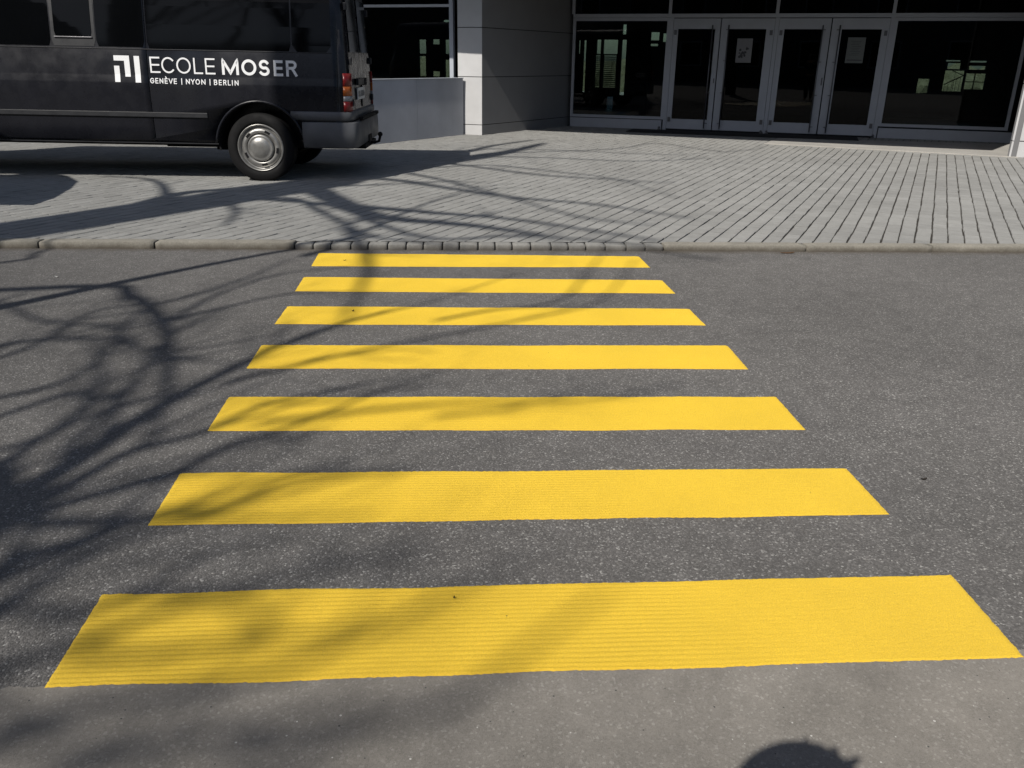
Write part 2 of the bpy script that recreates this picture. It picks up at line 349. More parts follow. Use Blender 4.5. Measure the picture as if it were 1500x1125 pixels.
# ------------------------------------------------------------------ the crossing
SL = [(65,1008,150,871),(217,770,264,694),(304,631,335,582),(361,540,383,506),(402,475,421,449),(432,427,445,406),(456,390,467,371)]
SR = [(1500,963,1394,843),(1303,754,1240,687),(1180,630,1137,582),(1096,541,1066,507),(1034,477,1010,453),(989,430,970,411),(952,392,936,376)]
SLAB = ['nearest yellow stripe of the crossing, widest, with clear ridges and a bright right end',
 'second yellow stripe from the viewer, with twig shadows on its left end', 'third yellow stripe from the viewer, crossed by one thin diagonal twig shadow',
 'fourth yellow stripe, the middle one of the seven, dappled at its left end', 'fifth yellow stripe from the viewer, with a small dark speck left of its middle',
 'sixth yellow stripe, next to the last before the kerb', 'farthest and smallest yellow stripe, right against the kerb setts']
for k in range(7):
    l, r = SL[k], SR[k]
    c = [ground(l[0], l[1]), ground(r[0], r[1]), ground(r[2], r[3]), ground(l[2], l[3])]
    nx = (300, 260, 220, 180, 150, 130, 120)[k]; ny = 121 if k < 4 else 61; nr = 20
    b = MB(); g = []
    for j in range(ny):
        v = j/(ny-1); row = []
        for i in range(nx):
            u = i/(nx-1)
            p = c[0]*(1-u)*(1-v)+c[1]*u*(1-v)+c[2]*u*v+c[3]*(1-u)*v
            eu = (1-v)*1.0 if v < .5 else v
            wv = max(0, abs(v-.5)*2-.8)/.2; wu = max(0, abs(u-.5)*2-.985)/.015
            sgn = 1 if v > .5 else 0
            dy = wv*(noise.noise((u*7, k*3.1, sgn*9))*.008+noise.noise((u*60, k*3.1, sgn*9))*.002+noise.noise((u*260, k, sgn))*.0032)
            dx = wu*(noise.noise((v*14, k*2.1, 4 if u > .5 else 8))*.0025+noise.noise((v*90, k, 3))*.0022)
            x, y = p.x+dx, p.y+dy
            ph = v*nr*2*math.pi + noise.noise((x*1.2, y*.5, k))*1.6+noise.noise((x*6, y*2, k))*.5
            am = .0012*(.75+.5*noise.noise((x*1.5, y*3, k)))*(1-.82*max(0, min(1, (x+.05)*1.6+.5*noise.noise((x*3, y*3, 7)))))
            z = .0042+am*math.sin(ph)+noise.noise((x*40, y*40, 2))*.0005+noise.noise((x*150, y*150, 2))*.0009
            if i in (0, nx-1) or j in (0, ny-1): z = .0006
            row.append(b.bm.verts.new((x, y, z)))
        g.append(row)
    for j in range(ny-1):
        for i in range(nx-1):
            f = b.bm.faces.new((g[j][i], g[j][i+1], g[j+1][i+1], g[j+1][i])); f.smooth = True
    b.build('crossing_stripe', M['paint'], normals=False, label=SLAB[k], cat='road marking', group='yellow stripes of the pedestrian crossing')

# small things lying about
def flake(name, px, py, z, L, W, mt, label, cat, ang=0, curl=.006):
    p = ground(px, py, z); b = MB(Matrix.Translation(p) @ Matrix.Rotation(ang, 4, 'Z')); n = 8; t = []; s = []
    for i in range(n+1):
        u = i/n; w = W*math.sin(math.pi*min(1, max(.04, u)))**.7*.5+.0008; h = .001+curl*(u-.5)**2*4
        t.append([b.v((L*(u-.5), -w, h+.002)), b.v((L*(u-.5), 0, h)), b.v((L*(u-.5), w, h+.003))])
    for i in range(n):
        for j in range(2): b.bm.faces.new((t[i][j], t[i][j+1], t[i+1][j+1], t[i+1][j]))
    bmesh.ops.solidify(b.bm, geom=b.bm.faces[:], thickness=.0008)
    return b.build(name, mt, label=label, cat=cat)
flake('leaf', 1353, 703, 0, .024, .007, M['leaf'], 'small dark leaf on bare asphalt right of the second stripe', 'leaf', .1)
flake('leaf', 505, 382, .005, .022, .008, M['leaf'], 'dark leaf scrap on the farthest yellow stripe', 'leaf', .5)
flake('leaf', 517, 456, .005, .02, .007, M['leaf'], 'dark leaf scrap on the fifth yellow stripe', 'leaf', 1)
flake('leaf', 1153, 371, 0, .12, .035, M['leafb'], 'brown dry leaf in the gutter right of the crossing', 'leaf', .05)
flake('leaf', 665, 877, .005, .006, .003, M['leaf'], 'tiny black crumb on the nearest yellow stripe', 'leaf', 1)
flake('paper_scrap', 281, 364, 0, .07, .04, M['litter'], 'white paper scrap in the gutter by the long kerb stone', 'litter', 0)
flake('paper_scrap', 83, 406, 0, .022, .018, M['litter'], 'tiny white scrap on the asphalt at far left', 'litter', 0)

# ------------------------------------------------------------------ the school building
bld = empty('school_building', (ML.x, ML.y, PZ), a_, label='grey panelled school entrance building with glazed doors in a shaded recess', cat='building')
W0 = Matrix.Identity(4)
BI = (Matrix.Translation((ML.x, ML.y, PZ)) @ Matrix.Rotation(a_, 4, 'Z')).inverted()       # world -> building frame
def bp(name, mt, b, parent=bld, **k): return b.build(name, mt, parent, **k)
def rim(b, s0, s1, z0, z1, w, y0, y1, wb=None):          # a rectangular frame of four members butted end to end
    wb = w if wb is None else wb
    b.box((s0, y0, z0), (s0+w, y1, z1)); b.box((s1-w, y0, z0), (s1, y1, z1)); b.box((s0+w, y0+.002, z0), (s1-w, y1-.002, z0+wb)); b.box((s0+w, y0+.002, z1-w), (s1-w, y1-.002, z1))
# plinths
def plinth(s0, s1):
    b = MB(); b.box((s0, -.015, .0), (s1, .05, .185), .003); bp('plinth', M['frame'], b)
    b = MB(); b.box((s0, .01, .185), (s1, .05, .2)); bp('shadow_gap', M['gap'], b)
plinth(-2.02, -.06); plinth(4.12, 6.6)
# side windows
for (s0, s1, z0) in ((-2.02, -.03, .2), (4.1, 6.32, .215)):
    b = MB(); rim(b, s0, s1, z0, 2.13, .055, -.02, .05); f = bp('window_frame', M['frame'], b)
    b = MB(); b.box((s0+.05, .012, z0+.05), (s1-.05, .022, 2.08)); b.build('pane', M['glass'], f)
# transom bar, mullions and panes above
b = MB()
b.box((-2.02, -.03, 2.135), (6.6, .05, 2.205))
for s in (-2.02, -.045, 2.0, 4.06, 6.28): b.box((s-.03, -.026, 2.205), (s+.03, .05, 3.36))
bp('transom_frame', M['frame'], b)
for s0, s1 in ((-1.99, -.075), (-.015, 1.97), (2.03, 4.03), (4.09, 6.25)):
    b = MB(); b.box((s0, .012, 2.2), (s1, .022, 3.36)); bp('transom_pane', M['doorglass'], b)
# door surround and leaves
b = MB()
for s in (-.03, 1.985, 4.03): b.box((s, -.022, 0), (s+.07, .05, 2.135))
each(b, 'door_jamb', M['frame'], bld)
LV = [(.043, .958, .14, .86, .815, 1), (.978, 1.98, 1.12, 1.83, 1.125, 0), (2.06, 3.0, 2.165, 2.86, 2.86, 1), (3.02, 4.025, 3.2, 3.9, 3.165, 0)]
DL = ['door leaf beside the left window', 'door leaf with the picture poster', 'door leaf right of the centre post', 'door leaf with the plain paper']
for k, (s0, s1, g0, g1, hs, left) in enumerate(LV):
    b = MB(); y0, y1 = -.012, .04
    b.box((s0, y0, .03), (g0, y1, 2.12), .003); b.box((g1, y0, .03), (s1, y1, 2.12), .003)
    b.box((g0, y0+.002, .03), (g1, y1, .225)); b.box((g0, y0+.002, 1.93), (g1, y1, 2.12))
    d = bp('door_leaf', M['frame'], b, label=DL[k])
    b = MB(); b.box((g0-.01, .008, .22), (g1+.01, .018, 1.94)); b.build('pane', M['doorglass'], d)
    b = MB(); b.tube([(hs, -.075, .06), (hs, -.075, 2.0)], .013, 10)
    for z in (.16, .75, 1.35, 1.92): b.tube([(hs, -.075, z), (hs+(.05 if left else -.05), -.01, z)], .007, 6)
    b.build('handle', M['steel'], d)
    b = MB(); hx = s0+.02 if left else s1-.08
    for z in (.17, 1.82): b.box((hx, -.03, z), (hx+.055, -.012, z+.09), .002)
    each(b, 'hinge', M['steel'], d)
    if left:
        b = MB(); b.box((s1-.045, -.02, .93), (s1-.022, -.012, 1.02 if k == 0 else 1.07), .002); b.build('lock', M['steel'], d)
# threshold rail under the doors
b = MB(); b.box((-.03, -.01, .0), (4.1, .05, .026)); bp('door_sill', M['gap'], b)
# ---- pier, recess side wall, left facade
def wl(x, y): q = BI @ Vector((x, y, PZ)); return Vector((q.x, q.y))
def strip_wall(nm, A, B, zs, thick, mt, gap=.012):        # panelled wall from A to B, zs = joint heights
    A, B = wl(*A), wl(*B); d = (B-A); L = d.length; an = math.atan2(d.y, d.x)
    fr = Matrix.Translation((A.x, A.y, 0)) @ Matrix.Rotation(an, 4, 'Z')
    b = MB(fr)
    for z0, z1 in zip(zs[:-1], zs[1:]): b.box((0, 0, z0+(gap if z0 > 0 else 0)), (L, thick, z1), .002)
    o = bp(nm, mt, b)
    b = MB(fr); b.box((.02, .02, 0.0), (L-.02, thick+.04, zs[-1]-.01)); b.build('joint_backing', M['gap'], o)
    return o
P0 = (-.068, 14.71); P1 = (.365, 14.527); sd = Vector((math.sin(R(37.2)), math.cos(R(37.2))))
PE = (P1[0]+sd.x*3.35, P1[1]+sd.y*3.35)
zs = [0, .175, 1.01, 1.84, 2.67, 3.36]
strip_wall('pier', P0, (P1[0], P1[1]), zs, .12, M['panel'])
strip_wall('recess_side_wall', (P1[0]+sd.x*.004, P1[1]+sd.y*.004), PE, zs, .08, M['panelshaded'])
# left facade glazing behind the low wall (frame of the facade, parallel to the doors)
lf = wl(-.15, 14.9); 
def FB(): return MB(Matrix.Translation((lf.x, lf.y, 0)))
b = FB()
for s in (-.03, -2.35, -4.7, -7.05, -9.4): b.box((s-.03, -.03, .3), (s+.045, .06, 3.36))
each(b, 'facade_mullion', M['framelt'], bld)
b = FB(); b.box((-9.4, -.02, 2.19), (-.06, .055, 2.235)); b.box((-9.4, -.02, .3), (-.06, .055, .36)); each(b, 'facade_rail', M['frame'], bld)
b = FB(); b.box((-9.4, -.04, 0), (-.0, .1, .3)); bp('facade_plinth', M['panel'], b)
for i, s in enumerate((-.06, -2.38, -4.73, -7.08)):
    b = FB(); b.box((s-2.26, .01, .36), (s-.02, .02, 2.19)); bp('facade_pane', M['glass'], b)
    b = FB(); b.box((s-2.26, .01, 2.235), (s-.02, .02, 3.36)); bp('facade_pane', M['doorglass'], b)
# right column and its jamb wall
jd = Vector((math.sin(R(36.3)), math.cos(R(36.3)))); C0 = ground(1477.5, 230, PZ).xy
cd_ = BD
strip_wall('column', (C0.x, C0.y), (C0.x+cd_.x*1.6, C0.y+cd_.y*1.6), [0, .235, 1.07, 1.9, 2.73, 3.56, 5], .12, M['panel'], .014)
JE = C0+jd*3.3
A, Bq = wl(C0.x+jd.x*.004+.0, C0.y+jd.y*.004), wl(JE.x, JE.y); an = math.atan2((Bq-A).y, (Bq-A).x); L = (Bq-A).length
fr = Matrix.Translation((A.x, A.y, 0)) @ Matrix.Rotation(an, 4, 'Z'); b = MB(fr)
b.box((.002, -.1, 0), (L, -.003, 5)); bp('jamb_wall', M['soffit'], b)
# upper storey over the recess: its front edge throws the shade
def upper(zr0, zr1):
    E0 = wl(-.98, 12.74); E1 = wl(6.65, 9.1); E2 = E1+(wl(C0.x, C0.y)-E1)*0
    d = (E0-E1).normalized(); EL_ = E1+d*22
    return [tuple(EL_), tuple(E1), (9.0, 3.0), (9.0, 7.6), (-16, 7.6)]
b = MB(); 
pl = upper(0, 0)
c1 = wl(C0.x, C0.y); pl = [pl[0], pl[1], (c1.x+.2, c1.y+.35), (9.0, c1.y+.3), (9.0, 7.6), (-16, 7.6)]
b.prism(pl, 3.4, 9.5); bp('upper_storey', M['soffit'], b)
# interior
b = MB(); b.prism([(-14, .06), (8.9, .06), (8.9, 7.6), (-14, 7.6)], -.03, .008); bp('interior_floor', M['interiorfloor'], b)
ops = [(-3.58,-3.50,.45,1.86),(-3.73,-3.68,1.5,1.86),(-3.20,-3.07,1.5,1.88),(-3.0,-2.58,1.5,1.88),(-2.47,-2.33,.4,1.88),(-2.47,-2.36,2.02,2.28),(-3.22,-3.07,.6,1.46),(-2.98,-2.6,.6,1.46),(-2.83,-2.64,.02,.35),
       (-1.66,-1.42,1.87,2.08),(-1.66,-1.44,1.72,1.78),(-1.32,-1.16,1.83,2.05),
       (-8.79,-8.53,1.45,1.85),(-8.79,-8.55,.8,1.38),(-8.33,-8.08,1.72,1.86),(-7.92,-7.72,1.45,1.85),(-7.93,-7.73,.75,1.28),(-8.35,-8.09,.8,.95),(-7.97,-7.69,2.34,2.4),
       (5.94,6.28,1.42,1.45),(6.0,6.3,1.24,1.38),(5.97,6.42,.7,1.2),(6.5,6.88,1.40,1.44),(6.5,6.88,1.23,1.32),(6.47,6.92,.76,1.14),(5.37,5.64,.64,.99)]
ss = sorted({-14, 8.9, *[o[0] for o in ops], *[o[1] for o in ops]}); b = MB(); Y = 7.0
for s0, s1 in zip(ss[:-1], ss[1:]):
    c = (s0+s1)/2; zz = sorted([(o[2], o[3]) for o in ops if o[0] <= c <= o[1]]); z = .008
    for a1, a2 in zz:
        if a1-z > 1e-4: b.box((s0, Y, z), (s1, Y+.12, a1))
        z = max(z, a2)
    b.box((s0, Y, z), (s1, Y+.12, 3.39))
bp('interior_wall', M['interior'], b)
for s0, s1 in ((-3.22,-3.07),(-2.98,-2.6)):
    b = MB()
    for i in range(16): z = .62+i*.052; b.box((s0-.02, Y-.03, z), (s1+.02, Y-.005, z+.034))
    b.box((s0-.005, Y-.005, .62), (s0+.005, Y-.001, 1.46)); bp('blind', M['blind'], b)
b = MB(); b.box((-8.9, Y+.13, .6), (-7.6, Y+.14, 2.5)); b.box((-3.8, Y+.13, 0.02), (-1.0, Y+.14, 2.4)); b.box((5.3, Y+.13, .6), (7, Y+.14, 1.6)); each(b, 'far_pane', M['farglass'], bld)
b = MB(); b.tube([(5.98, Y-.05, .86), (6.42, Y-.05, 1.1)], .014, 6); b.tube([(6.2, Y-.05, .7), (6.2, Y-.05, 1.2)], .006, 6)
for i in range(5): b.tube([(6.0+i*.085, Y-.05, .7), (6.0+i*.085, Y-.05, .87+i*.046)], .005, 5)
b.tube([(6.12, Y-.05, 1.2), (6.42, Y-.05, 1.08)], .01, 5); b.box((6.65, Y-.04, .76), (6.675, Y-.02, 1.14)); b.box((6.47, Y-.04, .93), (6.92, Y-.02, .95)); bp('stair_rail', M['darkwood'], b)
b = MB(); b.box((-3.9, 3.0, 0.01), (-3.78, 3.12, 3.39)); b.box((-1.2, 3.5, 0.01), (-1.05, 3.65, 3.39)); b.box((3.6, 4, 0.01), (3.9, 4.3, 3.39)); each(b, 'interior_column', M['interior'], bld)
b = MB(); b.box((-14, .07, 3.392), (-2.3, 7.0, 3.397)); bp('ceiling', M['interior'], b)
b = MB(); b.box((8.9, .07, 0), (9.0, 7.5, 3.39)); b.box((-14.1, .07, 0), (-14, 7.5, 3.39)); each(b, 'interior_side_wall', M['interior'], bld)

# posters on the door glass
def on_door(s, z, y=-.002): return bld.matrix_world @ Vector((s, y, z))
DF = Matrix.Translation((ML.x, ML.y, PZ)) @ Matrix.Rotation(a_, 4, 'Z')
b = MB(DF); b.box((1.305, .003, 1.32), (1.60, .0065, 1.76)); po = b.build('poster', M['paper'], label='small poster with a dark picture taped inside the second door glass', cat='poster')
b = MB(DF); rr = random.Random(3)
for i in range(16):
    cx, cz = 1.37+rr.random()*.16, 1.42+rr.random()*.17*(1 if i % 2 else .6); rad = .014+.018*rr.random(); n = 9
    b.face([(cx+rad*math.cos(2*math.pi*j/n)*(.7+.5*rr.random()), .0015-.00012*i, cz+rad*math.sin(2*math.pi*j/n)*(.7+.5*rr.random())) for j in range(n)])
b.build('printed_picture', M['ink'], po)
b = MB(DF); b.box((3.335, .003, 1.34), (3.65, .0065, 1.79)); po = b.build('poster', M['paperb'], label='plain grey paper sheet taped inside the rightmost door glass', cat='poster')
b = MB(DF); 
for i in range(9): zz = 1.72-i*.03; b.face([(3.40+.02*(i % 2), .0018, zz), (3.58-.015*(i % 3), .0018, zz), (3.58-.015*(i % 3), .0018, zz+.006), (3.40+.02*(i % 2), .0018, zz+.006)])
b.face([(3.36, .0018, 1.385), (3.63, .0018, 1.385), (3.63, .0018, 1.40), (3.36, .0018, 1.40)])
b.build('printed_lines', M['ink'], po)
# floor door stops and the dark mat
for s, lb in ((-.08, 'small steel door stop beside the plinth of the left window'), (1.95, 'left of the paired steel door stops before the centre post'), (2.06, 'right of the paired steel door stops before the centre post'), (4.03, 'small steel door stop at the rightmost door edge')):
    b = MB(DF @ Matrix.Translation((s, -.14, .004))); b.box((-.03, -.025, 0), (.03, .025, .02), .004); b.lathe([(.0, -.03), (.022, -.03), (.024, .0), (.022, .03), (0, .03)], (0, 0, .045), 12)
    b.build('door_stop', M['steel'], label=lb, cat='door stop', group='door stops at the entrance')
b = MB(DF); b.box((-.6, -.98, .006), (3.75, -.2, .016), .003); b.build('entrance_mat', M['mat'], label='dark mat along the front of the glazed doors', cat='doormat')

# low white wall left of the pier
ld = Vector((math.sin(R(36.5)), math.cos(R(36.5)))); Pw = Vector((.022, 14.60)); fr = Matrix.Translation((Pw.x, Pw.y, PZ)) @ Matrix.Rotation(math.atan2(-ld.y, -ld.x), 4, 'Z')
lw = empty('low_wall', (Pw.x, Pw.y, PZ), label='low pale grey rendered wall between the van and the pier', cat='wall')
inv = Matrix.Translation((-Pw.x, -Pw.y, -PZ))
# wall extends from the pier towards the van; local +y faces away from the viewer side
b = MB(inv @ fr); b.box((0, -.16, 0), (1.35, 0, .985), .004); b.box((1.354, -.16, 0), (3.2, 0, .985), .004); each(b, 'wall_panel', M['render'], lw)
b = MB(inv @ fr); b.box((-.004, -.175, .985), (3.21, .012, 1.0), .003); b.build('coping', M['framelt'], lw)

# ---- beyond: hedge seen through the far glass, building and trees opposite for reflections
b = MB()
for i in range(34):
    u = i/33; c = ML+BN*23+BD*(-22+u*42)
    ret = bmesh.ops.create_icosphere(b.bm, subdivisions=3, radius=1.3)
    for v_ in ret['verts']:
        q = v_.co.copy(); q *= 1+.28*noise.noise(q*1.8+Vector((i*3.1, 0, 0)))+.12*noise.noise(q*6)
        v_.co = Vector((c.x+q.x, c.y+q.y, .25+q.z*.85))
b.build('hedge', M['hedge'], label='sunlit green hedge beyond the building, glimpsed through its far windows', cat='hedge')
b = MB(Matrix.Translation((ML.x, ML.y, PZ-.006)) @ Matrix.Rotation(a_, 4, 'Z')); b.face([(-40, 7.62, 0), (40, 7.62, 0), (40, 60, 0), (-40, 60, 0)]); b.build('rear_yard', M['slab'], kind='structure')
ob = empty('opposite_building', (0, -24, 0), label='plain rendered building across the street behind the viewer', cat='building')
b = MB(); b.box((-110, -8, 0), (60, 0, 9.5)); b.build('wall', M['brick'], ob)
b = MB(); b.box((-110.3, -8.3, 9.5), (60.3, .35, 9.8)); b.build('roof', M['soffit'], ob)
for i in range(16):
    for z in (1.1, 4.1, 7.0):
        b = MB(); rim(b, -38+i*4.5, -36.2+i*4.5, z, z+1.6, .08, -.02, .06); f = b.build('window_frame', M['framelt'], ob)
        b = MB(); b.box((-37.95+i*4.5, .0, z+.06), (-36.25+i*4.5, .015, z+1.55)); b.build('pane', M['vglass'], f)

# ------------------------------------------------------------------ the van
VA = R(-3.0); VO = Vector((-2.353, 8.172, PZ)); van = empty('minibus', VO, VA, label='black school minibus parked on the paving with white lettering on its side', cat='minibus')
van.rotation_euler = (0, R(.4), VA)
WD = 1.92                                    # body width
ZB = [(.410,.075),(.415,.03),(.435,.006),(.60,.0),(.90,.0),(1.02,.003),(1.035,.005),(1.095,.017),(1.11,.020),(1.30,.036),(1.375,.055),(1.60,.082),(1.85,.12),(2.02,.165),(2.12,.24),(2.17,.36),(2.19,.6)]
def yb(z):
    for (z0, y0), (z1, y1) in zip(ZB[:-1], ZB[1:]):
        if z0 <= z <= z1: return y0+(y1-y0)*(z-z0)/(z1-z0)
    return ZB[0][1] if z < ZB[0][0] else ZB[-1][1]
def section(s, ins):                          # closed section at station s, pulled in by ins on both sides
    a = [(s, y+ins, z) for z, y in ZB]; bq = [(s, WD-y-ins, z) for z, y in reversed(ZB)]
    return a+bq
def rear_x(z, base):                          # the tail leans forward above the belt
    return base - max(0, z-1.1)*.055
st = [(-5.35, .30), (-5.28, .16), (-5.1, .06), (-4.95, .02), (-4.9, 0), (-2.5, 0), (-1.2, 0), (0, 0), (.85, 0), (.93, .008), (.975, .03), (1.0, .07), (1.012, .13)]
b = MB(); rings = []
for s, ins in st:
    rings.append([b.bm.verts.new((rear_x(z, x) if s > .5 else x + max(0, (z-1.15))*(.62 if s < -5.0 else 0), y, z)) for x, y, z in section(s, ins)])
for A_, B_ in zip(rings[:-1], rings[1:]):
    n = len(A_)
    for j in range(n):
        f = b.bm.faces.new((A_[j], A_[(j+1) % n], B_[(j+1) % n], B_[j])); f.smooth = True
b.bm.faces.new(rings[0]); b.bm.faces.new(rings[-1][::-1])
body = b.build('body', M['body'], van)
def cutter(fn):
    b = MB(); fn(b); bmesh.ops.recalc_face_normals(b.bm, faces=b.bm.faces); me = bpy.data.meshes.new('cut'); b.bm.to_mesh(me); b.bm.free()
    o = bpy.data.objects.new('cut', me); COL.objects.link(o); o.parent = van; return o
def boolean(o, cs):
    for c in cs:
        md = o.modifiers.new('b', 'BOOLEAN'); md.operation = 'DIFFERENCE'; md.object = c; md.solver = 'EXACT'
    bpy.context.view_layer.update()
    me = bpy.data.meshes.new_from_object(o.evaluated_get(bpy.context.evaluated_depsgraph_get()))
    o.modifiers.clear(); old = o.data; o.data = me; bpy.data.meshes.remove(old)
    for c in cs: bpy.data.objects.remove(c)
def arch(s, near=True):
    def fn(b):
        y0, y1 = (-.1, .36) if near else (WD-.36, WD+.1)
        pts = [(s+.475*math.cos(t), .37+.475*math.sin(t)) for t in [math.pi*i/20 for i in range(21)]]
        b.slab([(s+.475, .1)]+pts+[(s-.475, .1)], y0, y1)
    return fn
cs = [cutter(arch(.02)), cutter(arch(-4.35)), cutter(arch(.02, False)), cutter(arch(-4.35, False))]
def groove(x0, x1, z0, z1, lean=0):
    def fn(b):
        n = 10; w = .0035
        for k in range(1):
            pts0 = [(x0+(x1-x0)*i/n, z0+(z1-z0)*i/n) for i in range(n+1)]
            d = Vector((x1-x0, z1-z0)).normalized(); nn = Vector((-d.y, d.x))*w
            L_ = [b.v((p[0]+nn.x, yb(min(2.1, p[1]))-.03, p[1]+nn.y)) for p in pts0]; L2 = [b.v((p[0]-nn.x, yb(min(2.1, p[1]))-.03, p[1]-nn.y)) for p in pts0]
            D1 = [b.v((p[0]+nn.x, yb(min(2.1, p[1]))+.009, p[1]+nn.y)) for p in pts0]; D2 = [b.v((p[0]-nn.x, yb(min(2.1, p[1]))+.009, p[1]-nn.y)) for p in pts0]
            for i in range(n):
                b.bm.faces.new((L_[i], L_[i+1], L2[i+1], L2[i])); b.bm.faces.new((D1[i], D1[i+1], D2[i+1], D2[i]))
                b.bm.faces.new((L_[i], L_[i+1], D1[i+1], D1[i])); b.bm.faces.new((L2[i], L2[i+1], D2[i+1], D2[i]))
            b.bm.faces.new((L_[0], L2[0], D2[0], D1[0])); b.bm.faces.new((L_[n], L2[n], D2[n], D1[n]))
    return fn
cs += [cutter(groove(-1.135, -1.135, .36, 2.0)), cutter(groove(.895, .905, .74, 2.0))]
boolean(body, cs)
# dark lining of the wheel arches
for s in (.02, -4.35):
    b = MB()
    for (y0, y1) in ((.012, .37), (WD-.37, WD-.012)):
        P_ = [(s+.472*math.cos(math.pi*i/20), .37+.472*math.sin(math.pi*i/20)) for i in range(21)]
        a0 = [b.v((p[0], y0, p[1])) for p in P_]; a1 = [b.v((p[0], y1, p[1])) for p in P_]
        for i in range(20): b.bm.faces.new((a0[i], a0[i+1], a1[i+1], a1[i]))
        b.bm.faces.new(a1 if y0 < 1 else a0)
    each(b, 'arch_lining', M['under'], van)
    b = MB(); P_ = []                          # pressed lip round the arch
    for i in range(25):
        t = math.pi*(.03+.94*i/24); P_.append((s+.49*math.cos(t), -.006, .37+.49*math.sin(t)))
    b.tube(P_, .014, 8); b.build('arch_lip', M['body'], van)
b = MB(); b.box((-5.0, .3, .35), (.95, WD-.3, .42)); b.box((-.6, .4, .30), (-.4, WD-.4, .35)); b.tube([(.02, .3, .355), (.02, WD-.3, .355)], .05, 12); b.sphere((.02, WD/2, .355), .13)
b.tube([(-1.5, 1.3, .27), (.3, 1.35, .27), (.9, 1.4, .3)], .035, 8); b.box((-.46, .05, .33), (-.44, .35, .5)); b.build('underbody', M['under'], van)
b = MB(); b.box((-3.6, .035, .392), (-.46, .09, .412), .004); b.build('sill', M['rub'], van)
# rubbing strip
b = MB(); b.box((-3.4, -.018, .675), (-.535, .01, .728), .006); each(b, 'rubbing_strip', M['rub'], van)
# side glass: panels that follow the leaning side
def pane(name, mt, s0, s1, z0, z1, off=.003, rad=.02, parent=van, rear_cut=0):
    b = MB(); n = 10; A_ = []
    for i in range(n+1):
        z = z0+(z1-z0)*i/n; e = min(z-z0, z1-z); c = rad-math.sqrt(max(0, rad*rad-(rad-min(rad, e))**2)) if e < rad else 0
        y = yb(z)-off; A_.append([b.v((s0+c, y, z)), b.v((s1-c-rear_cut*(z-z0), y, z)), b.v((s0+c, y+.02, z)), b.v((s1-c-rear_cut*(z-z0), y+.02, z))])
    for p, q in zip(A_[:-1], A_[1:]):
        for f in (b.bm.faces.new((p[0], p[1], q[1], q[0])), b.bm.faces.new((p[1], p[3], q[3], q[1])), b.bm.faces.new((p[0], p[2], q[2], q[0]))): f.smooth = False
    b.bm.faces.new((A_[0][0], A_[0][1], A_[0][3], A_[0][2])); b.bm.faces.new((A_[-1][0], A_[-1][1], A_[-1][3], A_[-1][2]))
    return b.build(name, mt, parent)
pane('window', M['vglass'], -3.9, -2.14, 1.385, 1.98)
wf = pane('sliding_window', M['rub'], -2.125, -1.665, 1.385, 1.98)
b = MB()
yy = lambda z: yb(z)-.006
b.bm.free(); pane('pane', M['vglass'], -2.09, -1.70, 1.48, 1.95, .008, .012, wf)
b = MB(); b.box((-2.095, yb(1.475)-.018, 1.466), (-1.695, yb(1.475), 1.478), .003); b.build('rail', M['steel'], wf)
pane('window', M['vglass'], -1.655, -1.15, 1.385, 1.98)
pane('window', M['vglass'], -1.12, .405, 1.375, 1.98)
pane('window', M['vglass'], .422, .835, 1.372, 1.98, rad=.05)
b = MB(); b.box((-3.9, yb(1.37)-.008, 1.362), (.84, yb(1.37), 1.369), .002); b.build('window_trim', M['rub'], van)
# rear bumper, two tiers, wrapping the corner
def bumper(name, z0, z1, out, arch_s, sR):
    b = MB(); n = 5; path = []
    a0 = arch_s
    path = [(a0, -out+.0), (a0+.15, -out-.004), (.85, -out-.004), (.95, -out+.006), (sR-.03, .02-out*.3), (sR, .07), (sR+.012, .16), (sR+.012, WD-.16), (sR, WD-.07), (sR-.03, WD-.02+out*.3), (.85, WD+out), (a0, WD+out)]
    inn = [(a0, .05), (a0+.15, .05), (.82, .05), (.88, .06), (.9, .1), (.92, .15), (.93, .2), (.93, WD-.2), (.92, WD-.15), (.9, WD-.1), (.82, WD-.05), (a0, WD-.05)]
    zz = [z0, z0+.015, (z0+z1)/2, z1-.012, z1]; oo = [.02, .0, -.004, .0, .014]
    cols = []
    for (x, y), (xi, yi) in zip(path, inn):
        d = Vector((xi-x, yi-y)); d.normalize(); c = []
        for z, o_ in zip(zz, oo):
            xx = x+d.x*o_
            if x == a0: xx = max(x, .02+math.sqrt(max(0, .478**2-(z-.37)**2))) 
            c.append(b.v((xx, y+d.y*o_, z)))
        xi2 = max(xi, .02+.478) if x == a0 else xi
        c = [b.v((xi2, yi, z0))]+c+[b.v((xi2 if x != a0 else max(xi, .02+math.sqrt(max(0, .478**2-(z1-.37)**2))), yi, z1))]
        cols.append(c)
    for A_, B_ in zip(cols[:-1], cols[1:]):
        for j in range(len(A_)-1): f = b.bm.faces.new((A_[j], A_[j+1], B_[j+1], B_[j])); f.smooth = True
        b.bm.faces.new((A_[0], A_[-1], B_[-1], B_[0]))
    b.bm.faces.new(cols[0]); b.bm.faces.new(cols[-1])
    return b.build(name, M['plastic'], van)
bumper('side_cladding', .665, .765, .012, .37, 1.03)
bumper('rear_bumper', .375, .655, .02, .49, 1.075)
b = MB(); b.box((1.07, .3, .66), (1.12, WD-.3, .70), .01); b.box((.9, .5, .33), (1.1, WD-.5, .375)); b.build('bumper_step', M['black'], van)
b = MB(); b.tube([(.9, WD/2, .40), (1.14, WD/2, .36), (1.2, WD/2, .38), (1.215, WD/2, .44)], .017, 10); b.sphere((1.216, WD/2, .46), .03); b.box((1.02, WD/2-.12, .33), (1.1, WD/2+.12, .46), .01); b.build('tow_hook', M['black'], van)
